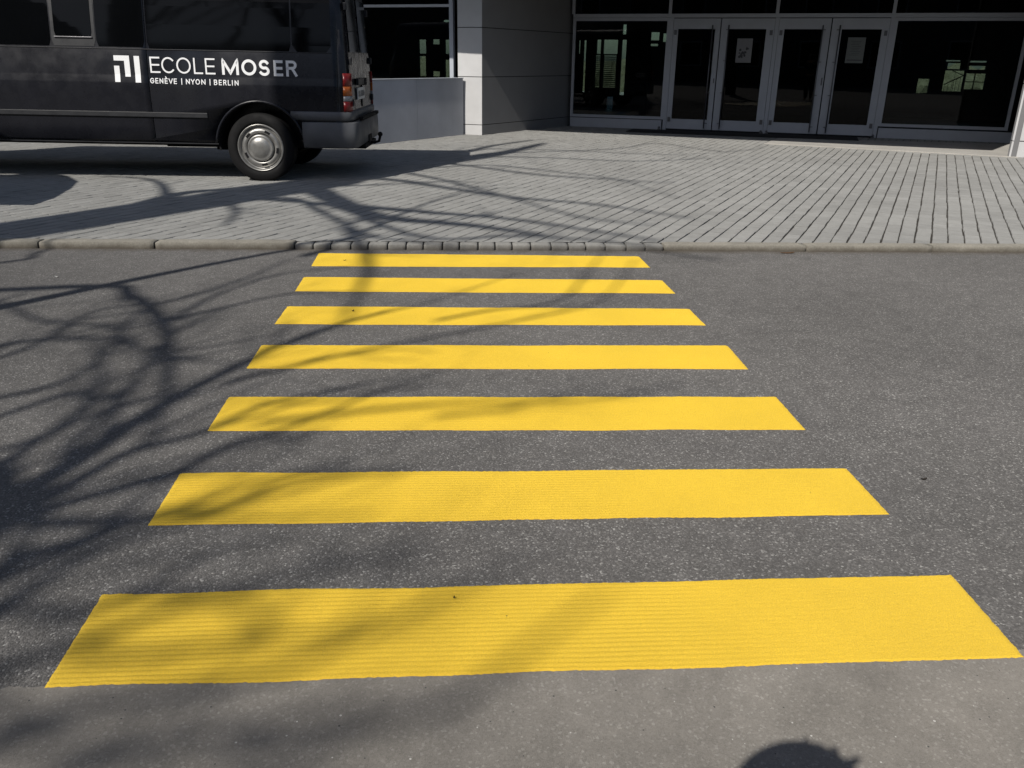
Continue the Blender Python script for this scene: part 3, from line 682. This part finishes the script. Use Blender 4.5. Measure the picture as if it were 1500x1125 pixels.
# tail lamps
for y0, s in ((0, 1), (WD, -1)):
    lamp = None
    for nm, mt_, z0, z1 in (('tail_lamp', 'red', 1.03, 1.165), ('amber_lens', 'amber', .93, 1.03), ('clear_lens', 'clear', .875, .93), ('red_lens', 'red', .768, .875)):
        b = MB(); lay = []
        for z in (z0+.0015, (z0+z1)/2, z1-.0015):
            o_ = yb(z); rx = -max(0, z-1.1)*.055
            pt = [(.955, o_-.003), (.985, o_+.02), (1.018, o_+.055), (1.03, o_+.11), (1.03, o_+.15), (.98, o_+.15), (.95, o_+.05)]
            lay.append([b.v((p[0]+rx, y0+s*p[1], z)) for p in pt])
        for A_, B_ in zip(lay[:-1], lay[1:]):
            for j in range(7): f = b.bm.faces.new((A_[j], A_[(j+1) % 7], B_[(j+1) % 7], B_[j])); f.smooth = j < 4
        b.bm.faces.new(lay[0][::-1]); b.bm.faces.new(lay[-1])
        o = b.build(nm, M[mt_], van if lamp is None else lamp)
        if lamp is None: lamp = o
# rear doors: windows, hinges, number plate, handles
X = lambda z: 1.014-max(0, z-1.1)*.055
def rpanel(name, mt, y0, y1, z0, z1, t, parent=van):
    b = MB(); v = [(X(z0), y0, z0), (X(z0), y1, z0), (X(z1), y1, z1), (X(z1), y0, z1)]
    f = [b.v(p) for p in v]; g = [b.v((p[0]+t, p[1], p[2])) for p in v]; b.bm.faces.new(f); b.bm.faces.new(g)
    for i in range(4): b.bm.faces.new((f[i], f[(i+1) % 4], g[(i+1) % 4], g[i]))
    return b.build(name, mt, parent)
rpanel('rear_window', M['vglass'], .26, .9, 1.38, 1.95, .008); rpanel('rear_window', M['vglass'], 1.02, 1.66, 1.38, 1.95, .008)
rpanel('door_handle', M['black'], 1.0, 1.16, 1.02, 1.10, .035)
rpanel('lamp_housing', M['rub'], .55, 1.12, 1.03, 1.1, .03)
pt = rpanel('number_plate', M['plate'], .58, 1.1, .87, 1.0, .012)
for i, y in enumerate((.64, .72, .82, .89, .96, 1.03)):
    b = MB(); b.box((X(.9)+.0125, y, .9), (X(.9)+.0145, y+.035, .965)); b.build('plate_digit', M['plateink'], pt)
for z in (.82, 1.25, 1.8):
    for y in (.15, WD-.21):
        b = MB(); b.box((X(z)-.004, y, z), (X(z)+.028, y+.06, z+.075), .008); b.build('hinge', M['rub'], van)
for y in (WD/2,):
    b = MB(); b.box((X(.8)-.01, y-.004, .78), (X(.8)+.006, y+.004, 1.1)); b.build('door_seam', M['black'], van)
# mirror and front lamp (out of the picture, but part of the van)
b = MB(); b.box((-4.28, -.22, 1.3), (-4.18, -.03, 1.62), .03); b.tube([(-4.22, -.04, 1.35), (-4.2, .06, 1.33)], .02, 8); b.build('mirror', M['black'], van)
b = MB(); b.box((-5.42, .05, .40), (-4.86, WD-.05, .65), .05); b.build('front_bumper', M['plastic'], van)

# wheels
def wheel(s, yface, sgn):
    c = (s, yface, .365); Rr = .372
    b = MB(); pr = [(.252, .03), (.262, .004), (.285, -.006), (.31, -.004), (.345, .004), (.362, .018), (Rr, .035), (Rr, .085), (Rr-.008, .09), (Rr-.008, .097), (Rr, .102), (Rr, .18), (.355, .2), (.30, .215), (.25, .2)]
    b.lathe([(r, y*sgn) for r, y in pr], c, 64); ty = b.build('wheel', M['black'], van)
    b = MB(); pr = [(.256, .02), (.254, .002), (.246, .0), (.240, .008), (.234, .03), (.222, .045), (.216, .04), (.205, .022), (.19, .012), (.168, .012), (.155, .018), (.150, .03), (.02, .03)]
    b.lathe([(r, y*sgn) for r, y in pr], c, 64); b.build('rim', M['rim'], ty)
    b = MB(); pr = [(.146, .012), (.142, -.004), (.128, -.012), (.118, -.006), (.10, -.02), (.06, -.03), (.025, -.033), (0, -.034)]
    b.lathe([(r, y*sgn) for r, y in pr], c, 48); b.build('hub_cap', M['rim'], ty)
    b = MB()
    for k in range(5):
        t0 = R(63+72*k); pts = []
        for rr_, t in [(.172, -.17), (.172, 0), (.172, .17), (.197, .16), (.197, 0), (.197, -.16)]: pts.append((c[0]+rr_*math.cos(t0+t), c[1]+(.0095)*sgn, c[2]+rr_*math.sin(t0+t)))
        b.slab([(p[0], p[2]) for p in pts], pts[0][1], pts[0][1]+.02*sgn)
    each(b, 'rim_slot', M['under'], ty)
for s in (.0, -4.35): wheel(s, .03, 1); wheel(s, WD-.03, -1)

# lettering --------------------------------------------------------
def arc(cx, cz, rx, rz, a0, a1, n=14): return [(cx+rx*math.cos(R(a0+(a1-a0)*i/n)), cz+rz*math.sin(R(a0+(a1-a0)*i/n))) for i in range(n+1)]
G_ = {'E': [[(1,0),(0,0),(0,1),(1,1)],[(0,.5),(.93,.5)]], 'L': [[(0,1),(0,0),(1,0)]], 'I': [[(.5,0),(.5,1)]], '|': [[(.5,-.12),(.5,1.1)]],
 'O': [arc(.5,.5,.5,.5,0,360,28)], 'C': [arc(.53,.5,.53,.5,42,318,22)], 'M': [[(0,0),(0,1),(.5,.04),(1,1),(1,0)]], 'N': [[(0,0),(0,1),(1,0),(1,1)]],
 'V': [[(0,1),(.5,0),(1,1)]], 'Y': [[(0,1),(.5,.48),(1,1)],[(.5,.48),(.5,0)]],
 'S': [arc(.5,.74,.42,.26,30,180,9)+arc(.5,.74,.42,.26,180,262,5)[1:]+arc(.5,.26,.46,.26,82,0,5)[1:]+arc(.5,.26,.46,.26,0,-150,10)[1:]],
 'R': [[(0,0),(0,1),(.6,1)]+arc(.6,.76,.36,.24,90,-90,9)[1:]+[(0,.52)],[(.55,.52),(1,0)]],
 'B': [[(0,0),(0,1),(.58,1)]+arc(.58,.765,.34,.235,90,-90,8)[1:]+[(0,.53)],[(.58,.53)]+arc(.58,.265,.4,.265,90,-90,8)[1:]+[(0,0)]],
 'G': [arc(.53,.5,.53,.5,42,350,24)+[(1.0,.48),(.6,.48)]], '`': [[(.3,1.42),(.6,1.2)]]}
def ribbon(b, pts, w, off):                    # mitred band following the body side
    q = [Vector(pts[0])]
    for p in pts[1:]:
        p = Vector(p); d = (p-q[-1]).length; k = max(1, int(d/.012)); p0 = q[-1].copy()
        for i in range(1, k+1): q.append(p0.lerp(p, i/k))
    closed = (q[0]-q[-1]).length < 1e-6
    n = len(q); sides = []
    for i in range(n):
        a = q[i]-q[i-1] if i else (q[i]-q[-2] if closed else q[1]-q[0]); c = q[i+1]-q[i] if i < n-1 else (q[1]-q[0] if closed else a)
        a = a.normalized(); c = c.normalized(); na = Vector((-a.y, a.x)); nc = Vector((-c.y, c.x)); mm = (na+nc)
        mm = mm.normalized() if mm.length > 1e-4 else na
        k = min(1.7, 1/max(.3, mm.dot(na))); e = Vector((0, 0))
        p = q[i].copy()
        if not closed and i == 0: p -= a*w*.5*0
        sides.append((p+mm*w/2*k, p-mm*w/2*k))
    vs_ = [[b.v((s.x, yb(s.y)-off, s.y)) for s in sd_] for sd_ in sides]
    for A_, B_ in zip(vs_[:-1], vs_[1:]): b.bm.faces.new((A_[0], A_[1], B_[1], B_[0]))
def letter(b, ch, s0, s1, z0, z1, w, off=.004):
    for st_ in G_[ch]:
        pts = [(s0+w/2+(s1-s0-w)*x, z0+w/2+(z1-z0-w)*z) for x, z in st_]
        # square the open ends
        P_ = [Vector(p) for p in pts]
        if (P_[0]-P_[-1]).length > 1e-6:
            P_[0] += (P_[0]-P_[1]).normalized()*w/2*.98; P_[-1] += (P_[-1]-P_[-2]).normalized()*w/2*.98
        ribbon(b, P_, w, off); off += .0002
def word(name, ls, z0, z1, w, tilt=0):
    b = MB()
    for k, (ch, s0, s1) in enumerate(ls):
        d = tilt*(s0+1.1); letter(b, ch, s0, s1, z0+d, z1+d, w)
    return b.build(name, M['white'], van, normals=False)
TL = -.0065
word('lettering', [('E',-1.107,-1.0),('C',-.985,-.845),('O',-.825,-.672),('L',-.642,-.545),('E',-.518,-.412)], 1.13, 1.292, .0165, TL)
word('lettering', [('M',-.34,-.16),('O',-.13,.03),('S',.052,.175),('E',.215,.315),('R',.348,.468)], 1.13, 1.292, .028, TL)
sub = 'GENEVE|NYON|BERLIN'; xs = [(-1.117,-1.075),(-1.062,-1.03),(-1.017,-.977),(-.962,-.93),(-.92,-.875),(-.865,-.832),(-.79,-.77),(-.735,-.693),(-.683,-.64),(-.632,-.585),(-.57,-.525),(-.487,-.467),(-.435,-.398),(-.382,-.35),(-.335,-.3),(-.285,-.255),(-.243,-.23),(-.212,-.17)]
word('lettering', [(c, *x) for c, x in zip(sub, xs)]+[('`',-.962,-.93)], 1.023, 1.078, .0085, TL)
b = MB()
for poly in ([(-1.487,1.246),(-1.487,1.298),(-1.379,1.298),(-1.379,1.246)], [(-1.379,1.086),(-1.379,1.298),(-1.322,1.298),(-1.322,1.086)], [(-1.491,1.030),(-1.491,1.194),(-1.435,1.194),(-1.435,1.030)], [(-1.273,1.028),(-1.273,1.296),(-1.215,1.296),(-1.215,1.028)]):
    z0, z1 = poly[0][1], poly[1][1]; x0, x1 = poly[0][0], poly[2][0]; n = 24; L_ = []
    for i in range(n+1): z = z0+(z1-z0)*i/n; L_.append((b.v((x0, yb(z)-.004, z)), b.v((x1, yb(z)-.004, z))))
    for A_, B_ in zip(L_[:-1], L_[1:]): b.bm.faces.new((A_[0], A_[1], B_[1], B_[0]))
b.build('emblem', M['white'], van, normals=False)

# ------------------------------------------------------------------ trees outside the frame whose bare branches shade the scene
KX, KY = math.sin(AZ)/math.tan(EL), math.cos(AZ)/math.tan(EL)
def lift(px, py, z, base=0.0):                # the point at height z whose shadow falls where the photo shows it
    g = ground(px, py, base); return Vector((g.x-(z-base)*KX, g.y-(z-base)*KY, z))
def gl(x, y, z): return Vector((x-z*KX, y-z*KY, z))
def smooth(pts, k=5):
    out = []
    n = len(pts)
    for i in range(n-1):
        p0, p1, p2, p3 = pts[max(0, i-1)], pts[i], pts[i+1], pts[min(n-1, i+2)]
        for j in range(k):
            t = j/k; out.append(.5*((2*p1)+(p2-p0)*t+(2*p0-5*p1+4*p2-p3)*t*t+(3*p1-p0-3*p2+p3)*t*t*t))
    return out+[pts[-1]]
def twigs(b, rg, pts, r0, r1, depth, lenf, dens, spread=.9):
    n = len(pts)
    tot = sum((pts[i+1]-pts[i]).length for i in range(n-1)); cnt = max(1, int(tot*dens*1.7))
    for c in range(cnt):
        u = rg.uniform(.12, 1); i = min(n-2, int(u*(n-1))); p = pts[i].lerp(pts[i+1], rg.random()); d = (pts[i+1]-pts[i]).normalized()
        rr = (r0+(r1-r0)*u)*rg.uniform(.22, .46); L_ = lenf*rg.uniform(.5, 1.2)*(1-.4*u)
        side = d.cross(Vector((rg.gauss(0,1), rg.gauss(0,1), rg.gauss(0,1)))).normalized()
        v = (d*rg.uniform(.5, 1.0)+side*spread*rg.uniform(.5, 1)+Vector((0,0,.25))).normalized(); q = [p]; st_ = 5
        for k in range(st_):
            v = (v+Vector((rg.gauss(0,.16), rg.gauss(0,.16), rg.gauss(0,.12)+.04))).normalized(); q.append(q[-1]+v*L_/st_)
        re_ = max(.0025, rr*.3); b.tube(q, [rr+(re_-rr)*k/st_ for k in range(st_+1)], 5, False)
        if depth > 0: twigs(b, rg, q, rr, re_, depth-1, lenf*.55, dens*1.5, spread)
def limb(b, rg, pl, z0, z1, r0, r1, base=0.0, start=None, tw=(1, 1.2, 1.2)):
    n = len(pl); pts = [lift(p[0], p[1], z0+(z1-z0)*i/(n-1), base) if len(p) == 2 else gl(p[0], p[1], z0+(z1-z0)*i/(n-1)) for i, p in enumerate(pl)]
    if start is not None: pts = [start]+pts
    pts = smooth(pts, 4); n = len(pts)
    b.tube(pts, [r0+(r1-r0)*i/(n-1) for i in range(n)], 8)
    if tw and tw[0] >= 0: twigs(b, rg, pts[n//6:], r0, r1, tw[0], tw[1], tw[2])
    return pts
rg = random.Random(11)
# --- tree A: on the verge left of the frame; its trunk throws the wide band over the paving
TA = ground(0, 352); kA = 7.6
baseA = Vector((TA.x-math.sin(AZ)*kA-.1, TA.y-math.cos(AZ)*kA, 0))
def onA(z, dx=0, dy=0): return Vector((baseA.x+dx, baseA.y+dy, z))
ta = empty('bare_tree', baseA, label='tall leafless tree outside the left edge, its trunk shadow crosses the paving', cat='tree')
b = MB(Matrix.Translation(-baseA))
b.tube(smooth([onA(-.1), onA(.5), onA(3, .05), onA(6.3, -.03, 0), onA(8.5, .05, .05), onA(10.2, .12, .1)]), [.40+.0*i/20 for i in range(21)], 14); b.build('trunk', M['bark'], ta)
b = MB(Matrix.Translation(-baseA)); forkA = onA(10.1, .12, .1)
b.tube(smooth([forkA, onA(11.6, .2, .35), onA(13.2, .35, .5), onA(14.6, .3, .9)]), [.36-.30*i/12 for i in range(13)], 8)
limb(b, rg, [(470, 262), (560, 246), (640, 232), (720, 214), (780, 205)], 10.8, 13.5, .2, .03, PZ, forkA, (1, 1.6, 1.0))
limb(b, rg, [(430, 268), (500, 297), (560, 318), (690, 330), (800, 345)], 9.6, 11.2, .17, .03, PZ, onA(9.1), (1, 1.5, .9))
limb(b, rg, [(500, 300), (640, 312), (760, 322), (960, 352)], 9.9, 11.6, .07, .02, PZ, None, (1, 1.2, .8))
limb(b, rg, [(560, 262), (660, 276), (760, 290), (880, 300), (1010, 320)], 11.0, 12.5, .07, .018, PZ, forkA, (1, 1.3, .8))
limb(b, rg, [(660, 240), (780, 255), (880, 262), (980, 268)], 12, 13.3, .05, .014, PZ, onA(11.6, .2, .35), (1, 1.1, .8))
limb(b, rg, [(650, 228), (800, 231), (930, 236), (1040, 232)], 12.6, 14, .045, .014, PZ, onA(12.6, .3, .45), (1, 1.2, .9))
limb(b, rg, [(900, 218), (960, 210), (1060, 222), (1120, 216)], 13.2, 14.4, .03, .012, PZ, onA(13.2, .35, .5), (1, 1.2, .8))
limb(b, rg, [(440, 368), (520, 345), (620, 300), (700, 275)], 7.6, 9.5, .045, .015, PZ, None, (1, .9, 1.0))
limb(b, rg, [(515, 340), (540, 380), (530, 420), (505, 470)], 10.6, 11.4, .05, .016, 0, None, (1, .8, 1.2))
limb(b, rg, [(60, 338), (170, 310), (262, 284), (330, 277), (430, 266)], 6.6, 9.8, .15, .06, PZ, onA(5.8), (0, 1.0, .8))
limb(b, rg, [(245, 290), (238, 272), (215, 262), (150, 258)], 8.2, 9.4, .05, .02, PZ, None, (1, .8, 1.2))
limb(b, rg, [(330, 290), (345, 310), (330, 330)], 9, 9.6, .04, .02, PZ, None, (1, .8, 1.6))
# the long straight bough over the road and the knotted one hanging from it
A1 = limb(b, rg, [(-260, 500), (0, 450), (160, 417), (320, 385), (440, 364), (560, 352)], 3.9, 6.4, .075, .02, 0, onA(2.9), (0, .5, .5))
limb(b, rg, [(100, 420), (190, 432), (240, 475), (246, 540), (238, 600), (205, 660)], 6.6, 7.6, .05, .014, 0, onA(4.6), (2, .8, 1.7))
limb(b, rg, [(-120, 540), (0, 505), (150, 495), (250, 515), (400, 490)], 7.0, 8.2, .034, .01, 0, onA(4.8), (2, .8, 1.6))
limb(b, rg, [(-200, 620), (-40, 590), (90, 560), (150, 520), (210, 455), (330, 420), (420, 380)], 7.0, 8.4, .03, .01, 0, onA(4.4), (2, .8, 1.5))
limb(b, rg, [(250, 470), (330, 450), (430, 430), (560, 428)], 7, 8.0, .022, .008, 0, None, (1, .8, 1.3))
limb(b, rg, [(0, 385), (50, 372), (100, 355)], 6.6, 7.4, .035, .015, 0, onA(5.0), (1, .8, 1.2))
limb(b, rg, [(-160, 470), (-20, 440), (60, 470), (160, 480), (230, 520), (320, 530)], 6.2, 7.4, .026, .009, 0, onA(4.4), (2, .8, 1.7))
limb(b, rg, [(-160, 560), (-20, 530), (60, 500), (140, 455), (250, 440), (380, 400)], 6.2, 7.6, .026, .008, 0, onA(4.2), (2, .8, 1.5))
limb(b, rg, [(245, 470), (300, 440), (350, 420), (420, 400), (520, 390)], 7.2, 8.2, .022, .008, 0, None, (1, .8, 1.4))
limb(b, rg, [(480, 300), (560, 330), (640, 350), (760, 345), (900, 355), (1050, 375)], 9.2, 11, .05, .012, PZ, onA(9.0), (2, 1.2, 1.2))
limb(b, rg, [(560, 250), (640, 262), (720, 282), (850, 318), (960, 330)], 10.6, 12.4, .05, .012, PZ, forkA, (2, 1.2, 1.1))
limb(b, rg, [(420, 290), (470, 310), (540, 345), (600, 352), (680, 362)], 8.8, 10, .05, .014, PZ, onA(8.6), (2, 1.0, 1.3))
limb(b, rg, [(640, 245), (720, 242), (800, 250), (900, 262), (990, 290)], 11.6, 13, .04, .01, PZ, onA(11.6, .2, .35), (2, 1.1, 1.1))
limb(b, rg, [(660, 222), (740, 218), (860, 222), (960, 226), (1060, 224)], 12.6, 14, .035, .01, PZ, onA(12.6, .3, .45), (2, 1.1, 1.1))
b.build('crown', M['bark'], ta)
# --- tree B: behind and left of the viewer
zf = 5.4; fb = lift(-75, 790, zf); baseB = Vector((fb.x-.1, fb.y-.15, 0))
tb = empty('bare_tree', baseB, label='leafless tree behind the viewer, its branch shadows fall on the left of the crossing', cat='tree')
b = MB(Matrix.Translation(-baseB)); b.tube(smooth([baseB-Vector((0,0,.1)), baseB+Vector((.02,0,1)), baseB+Vector((-.05,.05,3)), fb]), [.26-.09*i/12 for i in range(13)], 14); b.build('trunk', M['bark'], tb)
b = MB(Matrix.Translation(-baseB)); up1 = lift(-40, 700, 6.4); up2 = lift(-90, 760, 7.6); up3 = lift(-160, 900, 9)
b.tube(smooth([fb, up1, up2, up3, up3+Vector((-.4, -.8, 1.4))]), [.13-.10*i/16 for i in range(17)], 8)
limb(b, rg, [(10, 735), (110, 675), (240, 592), (340, 540), (450, 490), (570, 455)], 5.9, 7.2, .07, .014, 0, fb, (1, .8, 1.3))
limb(b, rg, [(30, 745), (120, 700), (190, 662), (300, 632), (400, 590), (540, 560)], 6.0, 7.6, .045, .012, 0, fb, (1, .8, 1.0))
limb(b, rg, [(-10, 770), (120, 730), (270, 686), (340, 650), (430, 625), (560, 572), (640, 545)], 6.2, 7.4, .04, .009, 0, fb, (0, .7, .9))
limb(b, rg, [(40, 760), (200, 760), (330, 742), (440, 700), (600, 690)], 6.8, 8.4, .04, .01, 0, up1, (1, .9, .9))
limb(b, rg, [(-60, 900), (60, 850), (160, 800), (260, 770), (420, 720), (560, 690)], 7.6, 9.5, .032, .01, 0, up2, (2, .75, 1.7))
limb(b, rg, [(-100, 990), (100, 950), (260, 890), (420, 850), (600, 800)], 8.6, 10.4, .032, .01, 0, up3, (2, .75, 1.7))
limb(b, rg, [(-100, 1120), (60, 1050), (300, 1010), (470, 960), (640, 880), (760, 820)], 9.4, 11, .034, .01, 0, up3, (2, .75, 1.7))
limb(b, rg, [(-100, 1220), (150, 1110), (420, 1060), (640, 1040), (760, 960), (900, 860)], 9.8, 11.5, .03, .009, 0, up3, (2, .75, 1.7))
limb(b, rg, [(380, 620), (560, 600), (700, 590), (860, 585), (1010, 560)], 8.2, 9.6, .022, .008, 0, None, (2, .8, 1.1))
limb(b, rg, [(330, 560), (460, 530), (600, 500), (760, 470), (880, 440), (930, 380)], 8.0, 9.6, .024, .008, 0, None, (2, .8, 1.0))
limb(b, rg, [(-60, 680), (60, 640), (160, 600), (280, 560)], 6.8, 7.6, .026, .01, 0, up1, (2, .8, 1.8))
limb(b, rg, [(420, 540), (470, 525), (520, 520), (600, 512), (640, 518)], 6.4, 7.2, .012, .005, 0, None, (1, .5, 2.2))
limb(b, rg, [(300, 630), (380, 610), (440, 590), (520, 565), (600, 552)], 6.6, 7.4, .014, .005, 0, None, (1, .5, 1.6))
limb(b, rg, [(230, 760), (300, 735), (380, 705), (450, 690), (520, 682)], 7.0, 7.8, .016, .006, 0, None, (1, .6, 2.2))
limb(b, rg, [(170, 880), (260, 870), (340, 880), (400, 930), (330, 960)], 8.4, 9.2, .022, .008, 0, None, (1, .7, 2.2))
limb(b, rg, [(120, 960), (240, 960), (330, 940), (480, 930), (560, 900)], 8.6, 9.6, .022, .008, 0, None, (1, .7, 2.0))
limb(b, rg, [(40, 1080), (180, 1090), (300, 1080), (420, 1100), (560, 1060), (680, 1040)], 9, 10, .022, .008, 0, up3, (1, .8, 1.8))
limb(b, rg, [(640, 610), (740, 600), (800, 585), (900, 560)], 8.6, 9.6, .018, .006, 0, None, (1, .7, 1.4))
limb(b, rg, [(640, 470), (720, 455), (820, 440), (860, 400), (900, 350)], 8.4, 9.6, .022, .007, 0, None, (1, .7, 1.4))
limb(b, rg, [(-80, 640), (30, 600), (110, 575), (200, 590), (300, 560), (380, 520), (430, 470)], 6.6, 8, .028, .008, 0, up1, (2, .8, 2.2))
limb(b, rg, [(-60, 730), (40, 655), (120, 600), (150, 545), (130, 500)], 6.4, 7.6, .04, .01, 0, up1, (2, .8, 2.4))
limb(b, rg, [(-20, 790), (60, 720), (120, 640), (200, 560), (240, 500), (330, 450)], 6.2, 7.6, .035, .009, 0, fb, (2, .8, 1.8))
limb(b, rg, [(-60, 850), (40, 810), (150, 775), (250, 700), (330, 690)], 6.8, 8.2, .035, .009, 0, up1, (2, .8, 1.8))
limb(b, rg, [(-90, 880), (-20, 850), (30, 790), (60, 740), (170, 700), (320, 660), (450, 640)], 6.6, 8, .03, .008, 0, up1, (2, .7, 1.5))
limb(b, rg, [(-100, 930), (20, 890), (100, 900), (200, 870), (330, 800), (430, 790)], 7.2, 8.6, .03, .008, 0, up2, (2, .7, 1.5))
limb(b, rg, [(320, 545), (420, 505), (520, 470), (640, 440), (760, 400)], 7.2, 8.4, .02, .007, 0, None, (1, .7, 1.4))
limb(b, rg, [(380, 590), (470, 590), (560, 572), (680, 560)], 7.2, 8.0, .014, .005, 0, None, (1, .6, 1.2))
b.build('crown', M['bark'], tb)
# thin shoots that put the short bars on the wheel side and bumper of the van
# ------------------------------------------------------------------ added unseen board outside the left edge, outlined to cast the rounded shadow
yS = ground(0, 352).y+.35
def lv(px, py):
    g = ground(px, py, PZ); z = (g.y-yS)/KY; return (g.x-z*KX, z+PZ)
pts = [lv(*p) for p in ((-130, 256), (20, 256), (60, 251), (100, 258), (114, 266), (104, 276), (78, 291), (50, 300), (-10, 300), (-130, 297))]
sx0 = pts[0][0]-.2
sg = empty('shadow_board', (sx0, yS, PZ), label='made-up board outside the left edge, shaped to cast the rounded shadow before the van', cat='shadow_caster')
b = MB(Matrix.Translation((-sx0, -yS, -PZ))); b.slab(pts, yS-.012, yS+.012); b.build('panel', M['soffit'], sg)
xm = min(p[0] for p in pts)+.1; b = MB(Matrix.Translation((-sx0, -yS, -PZ))); b.tube([(xm, yS+.04, PZ-.1), (xm, yS+.04, max(p[1] for p in pts))], .03, 10); b.build('post', M['steel'], sg)

# ------------------------------------------------------------------ the photographer, behind the camera
hg = ground(1172, 1089); zt = 1.70; HX, HY = hg.x-zt*KX, hg.y-zt*KY-.02
per = empty('person', (HX, HY-.1, 0), label='person in dark coat holding up a phone, seen only as a head shadow', cat='person')
def skinfig(name, mt, joints, edges, parent, sub=2):
    me = bpy.data.meshes.new(name); me.from_pydata([Vector(j[0]) for j in joints], [], []) if False else me.from_pydata([j[0] for j in joints], edges, [])
    o = bpy.data.objects.new(name, me); COL.objects.link(o)
    md = o.modifiers.new('skin', 'SKIN'); 
    for v_, j in zip(me.skin_vertices[0].data, joints): v_.radius = (j[1], j[2] if len(j) > 2 else j[1])
    me.skin_vertices[0].data[0].use_root = True
    s2 = o.modifiers.new('sub', 'SUBSURF'); s2.levels = s2.render_levels = sub
    bpy.context.view_layer.update(); me2 = bpy.data.meshes.new_from_object(o.evaluated_get(bpy.context.evaluated_depsgraph_get()))
    o.modifiers.clear(); o.data = me2; me2.name = name; me2.materials.clear(); me2.materials.append(mt)
    for p in me2.polygons: p.use_smooth = True
    o.parent = parent; return o
ph = Vector((CAM.x-HX, CAM.y-(HY-.1)-.03, CAM.z))
lh = ph+Vector((-.115, -.01, -.012)); rh = ph+Vector((.022, -.02, -.03))
J = [((0,0,.93),.15,.11),((0,0,1.1),.13,.1),((0,.0,1.3),.16,.11),((0,.01,1.42),.12,.09),((0,.03,1.5),.055,.055),((0,.06,1.56),.075,.08),((0,.07,1.63),.08,.09),
     ((-.18,0,1.4),.065),((-.24,.02,1.13),.05),(tuple(lh+Vector((-.03,-.08,-.03))),.032),(tuple(lh),.028),((.18,0,1.4),.065),((.27,.02,1.14),.05),(tuple(rh+Vector((.03,-.08,-.03))),.032),(tuple(rh),.028),
     ((-.09,0,.86),.1),((-.11,.02,.48),.065),((-.11,-.02,.09),.045),((-.11,.12,.04),.04),((.09,0,.86),.1),((.11,.02,.48),.065),((.11,-.02,.09),.045),((.11,.12,.04),.04)]
E_ = [(0,1),(1,2),(2,3),(3,4),(4,5),(5,6),(3,7),(7,8),(8,9),(9,10),(3,11),(11,12),(12,13),(13,14),(0,15),(15,16),(16,17),(17,18),(0,19),(19,20),(20,21),(21,22)]
skinfig('body', M['skin'], J, E_, per)
def grow(js, k): return [(j[0], *[r_+k for r_ in j[1:]]) for j in js]
skinfig('coat', M['cloth'], grow([J[0], J[1], J[2], J[3], J[7], J[8], J[9], J[11], J[12], J[13]], .018), [(0,1),(1,2),(2,3),(3,4),(4,5),(5,6),(3,7),(7,8),(8,9)], per)
skinfig('trousers', M['trouser'], grow([J[0], J[15], J[16], J[17], J[19], J[20], J[21]], .015), [(0,1),(1,2),(2,3),(0,4),(4,5),(5,6)], per)
b = MB(); b.sphere((0, .055, 1.60), .122, (1.12, 1.05, .95), 32, 20); rr = random.Random(5)
for i in range(7):
    a = rr.uniform(0, 2*math.pi); el = rr.uniform(.2, 1.3); d = Vector((math.cos(a)*math.cos(el), math.sin(a)*math.cos(el), math.sin(el))); p = Vector((0, .055, 1.615))+d*.112
    b.tube([p-d*.01, p+d*.016+Vector((rr.gauss(0,.008), rr.gauss(0,.008), .002)), p+d*.020+Vector((rr.gauss(0,.02), rr.gauss(0,.02), -.006))], [.014, .008, .001], 5)
b.build('hair', M['hair'], per)
for hand, sg_ in ((lh, 1), (rh, -1)):
    for f_ in range(4):
        z = -.03+f_*.02; L_ = (.05, .06, .065, .055)[f_]; p = hand+Vector((0, 0, z)); b = MB()
        b.tube(smooth([p, p+Vector((-.006*sg_, .03, 0)), p+Vector((.012*sg_, .042, .002)), p+Vector((.012*sg_+.3*L_*sg_, .044, .003))], 3), [.0095]*9+[.007], 8); b.build('finger', M['skin'], per)
    b = MB(); b.tube([hand+Vector((0, -.01, -.02)), hand+Vector((.02*sg_, -.012, .005)), hand+Vector((.04*sg_, .0, .02))], [.011, .01, .008], 8); b.build('thumb', M['skin'], per)
phn = MB(Matrix.Translation(Vector((CAM.x, CAM.y-.035, CAM.z)))); phn.box((-.115, -.004, -.034), (.023, .004, .034), .003)
pp = phn.build('phone', M['phone'], label='black phone held up sideways in both hands behind the picture', cat='phone')

# ------------------------------------------------------------------ render
scene.render.engine = 'CYCLES'; scene.cycles.max_bounces = 8; scene.cycles.transparent_max_bounces = 12
scene.render.resolution_x = 1024; scene.render.resolution_y = 768
